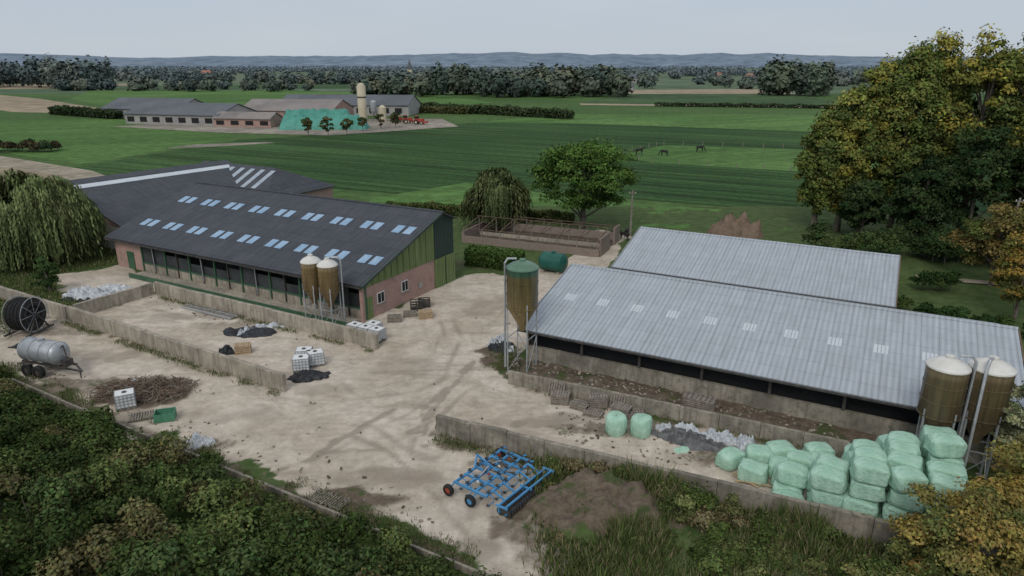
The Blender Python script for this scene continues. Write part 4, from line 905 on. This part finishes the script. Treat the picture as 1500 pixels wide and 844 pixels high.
shed('distant_cattle_shed',-178,305,-.28,40,22,4,8,'renderg','roofdk2')
shed('distant_machinery_shed',-112,288,-.12,40,26,4.2,8,'brickxz','roofbr')
shed('distant_barn',-108,325,-.12,62,22,4.5,8.5,'renderg','roofdk2')
shed('distant_stable',-112,262,-.2,24,9,3,5,'brickxz','roofbr')
poly_obj('distant_yard',[(-150,262),(-100,238),(-60,228),(-20,262),(-30,300),(-110,300)],.02,'farmyard')
def clamp_(x,y,Lx,Wx,Hh,rot,seed):
    t=np.linspace(0,1,50);A,B=np.meshgrid(t,np.linspace(-1,1,24));H=Hh*np.clip(1-B**2,0,1)**.6*(np.clip(np.minimum(A,1-A)*9,0,1)**.5)*(1+.2*sn(A*30,B*6,seed,4,.3))
    i=np.arange(H.size).reshape(H.shape);Q=np.stack([i[:-1,:-1],i[:-1,1:],i[1:,1:],i[1:,:-1]],-1).reshape(-1,4)
    o=quadmesh('silage_clamp_cover',np.stack([A*Lx,B*Wx,H],-1).reshape(-1,3),Q,['tarpg'],smooth=True,loc=(x,y,0));o.rotation_euler=(0,0,rot)
clamp_(-83,252,31,5,4.6,.05,4);clamp_(-86,262,27,5,5.8,.02,9)
mb=MB();mb.lathe([(1.8,0),(1.8,13.5),(1.2,14.6),(.01,15)],(0,0,0),'cream',20);mb.lathe([(1.85,9),(1.9,9.3),(1.85,9.6)],(0,0,0),'dsteel',20);mb.obj('tower_silo',(-62,292,0),smooth=True)
mb=MB();mb.lathe([(.3,2),(1.3,4),(1.3,7.5),(.5,8.2),(.01,8.3)],(0,0,0),'steel',16)
for a in range(4): mb.beam((math.cos(a*1.57)*1.2,math.sin(a*1.57)*1.2,0),(math.cos(a*1.57)*1.2,math.sin(a*1.57)*1.2,4.5),.15,'dsteel')
mb.obj('distant_feed_silo',(-57,290,0),smooth=True)
mb=MB();mb.lathe([(1.5,0),(1.5,5.5),(.5,6.3),(.01,6.4)],(0,0,0),'cream',16);mb.obj('distant_feed_silo',(-53,288,0),smooth=True)
def machine(x,y,rot):
    mb=MB();mb.box((0,0,1.6),(3.6,1.6,1.1),'red');mb.box((-1,0,2.5),(1.3,1.4,1.2),'dark');mb.box((-1,0,3.15),(1.5,1.6,.15),'red');mb.box((2.6,0,.9),(1.5,2.4,.6),'red')
    for s in (-1,1): wheel(mb,(-1,s*1,.85),.85,.5,Vector((0,1,0)),'cream');wheel(mb,(1.2,s*.9,.55),.55,.35,Vector((0,1,0)),'cream')
    mb.obj('red_tractor',(x,y,0),rot)
machine(-41,276,.3);machine(-36,272,-.2);machine(-46,281,1)
def house(x,y,rot,wall='brickxz',roof='tile',s=1):
    e=empty('farmhouse',(x,y,0),rot);mb=MB();mb.box((0,0,2.5*s),(18*s,9*s,5*s),wall)
    mb.prism([(-9*s,-4.9*s,4.9*s),(9*s,-4.9*s,4.9*s),(7*s,0,9*s),(-7*s,0,9*s)],(0,0,.3),roof);mb.prism([(-9*s,4.9*s,4.9*s),(9*s,4.9*s,4.9*s),(7*s,0.02,9*s),(-7*s,0.02,9*s)],(0,0,.3),roof)
    mb.prism([(9*s,-4.9*s,4.9*s),(9*s,4.9*s,4.9*s),(7*s,0,9*s)],(0,0,.3),roof);mb.prism([(-9*s,-4.9*s,4.9*s),(-9*s,4.9*s,4.9*s),(-7*s,0,9*s)],(0,0,.3),roof)
    for i in range(4): mb.box((-6*s+i*4*s,-4.52*s,2.6*s),(1.4*s,.1,1.5*s),'dark')
    mb.obj('house_body',parent=e)
house(84,600,.1,s=.9);house(98,615,-.3,'renderg','roofdk2',.8)
for (x,y) in ((330,980),(380,1020),(300,1050),(470,1150),(260,700),(520,1000),(-640,1500),(150,900)): house(x,y,random.uniform(-.4,.4),'renderg',random.choice(['tile','roofdk2']),1.2)
mb=MB();mb.box((0,0,8),(6,6,16),'cream');mb.lathe([(4.5,16),(.1,30)],(0,0,0),'roofdk2',8);mb.obj('church_tower',(-150,1050,0))

# ---------------------------------------------------------------- animals
def quad(name,x,y,rot,s=1.,graze=True,kind='horse'):
    if kind=='horse':
        hd=[((.75,0,1.35),.16),((1.05,0,1.35 if not graze else 1.0),.13),((1.3,0,1.75 if not graze else .55),.10),((1.42,0,1.8 if not graze else .3),.10),((1.62,0,1.62 if not graze else .1),.06)]
    else: hd=[((.75,0,1.15),.2),((1.0,0,1.2),.15),((1.2,0,1.3),.13),((1.45,0,1.15),.08)]
    V=[((-.6,0,1.2),.27),((-.2,0,1.12),.30),((.3,0,1.13),.30),((.6,0,1.2),.27)];E=[(0,1),(1,2),(2,3)]
    p=3
    for q in hd: V.append(q);E.append((p,len(V)-1));p=len(V)-1
    V.append(((-.85,0,1.25),.07));E.append((0,len(V)-1));V.append(((-.95,0,.8),.05));E.append((len(V)-2,len(V)-1))
    for sd in (-1,1):
        b0=len(V);V+=[((.6,sd*.17,.85),.12),((.62,sd*.17,.45),.06),((.58,sd*.17,.1),.045),((.63,sd*.17,.02),.055)];E+=[(3,b0),(b0,b0+1),(b0+1,b0+2),(b0+2,b0+3)]
        b0=len(V);V+=[((-.5,sd*.18,.85),.15),((-.72,sd*.18,.48),.07),((-.66,sd*.18,.1),.045),((-.6,sd*.18,.02),.055)];E+=[(0,b0),(b0,b0+1),(b0+1,b0+2),(b0+2,b0+3)]
    me=bpy.data.meshes.new(name);me.from_pydata([v[0] for v in V],E,[]);me.materials.append(M['hide']);o=bpy.data.objects.new(name,me);COL.objects.link(o)
    md=o.modifiers.new('s','SKIN')
    if me.skin_vertices:
        for i,vv in enumerate(me.skin_vertices[0].data): vv.radius=(V[i][1],V[i][1])
        me.skin_vertices[0].data[0].use_root=True
    else: print('no skin data')
    ss=o.modifiers.new('ss','SUBSURF');ss.levels=1;ss.render_levels=1
    o.location=(x,y,0);o.rotation_euler=(0,0,rot);o.scale=(s,s,s)
    return o
quad('horse',32.8,178,.2,1.15,False);quad('horse',38.6,175,2.6,1.1,True);quad('horse',49.8,183.5,.1,1.15,True)
for (x,y,r) in ((13.6,88.5,.4),(14.8,87.6,2.4),(15.4,89.6,1.2)): quad('cow',x,y,r,.8,False,'cow')
print('objs',len(bpy.data.objects))
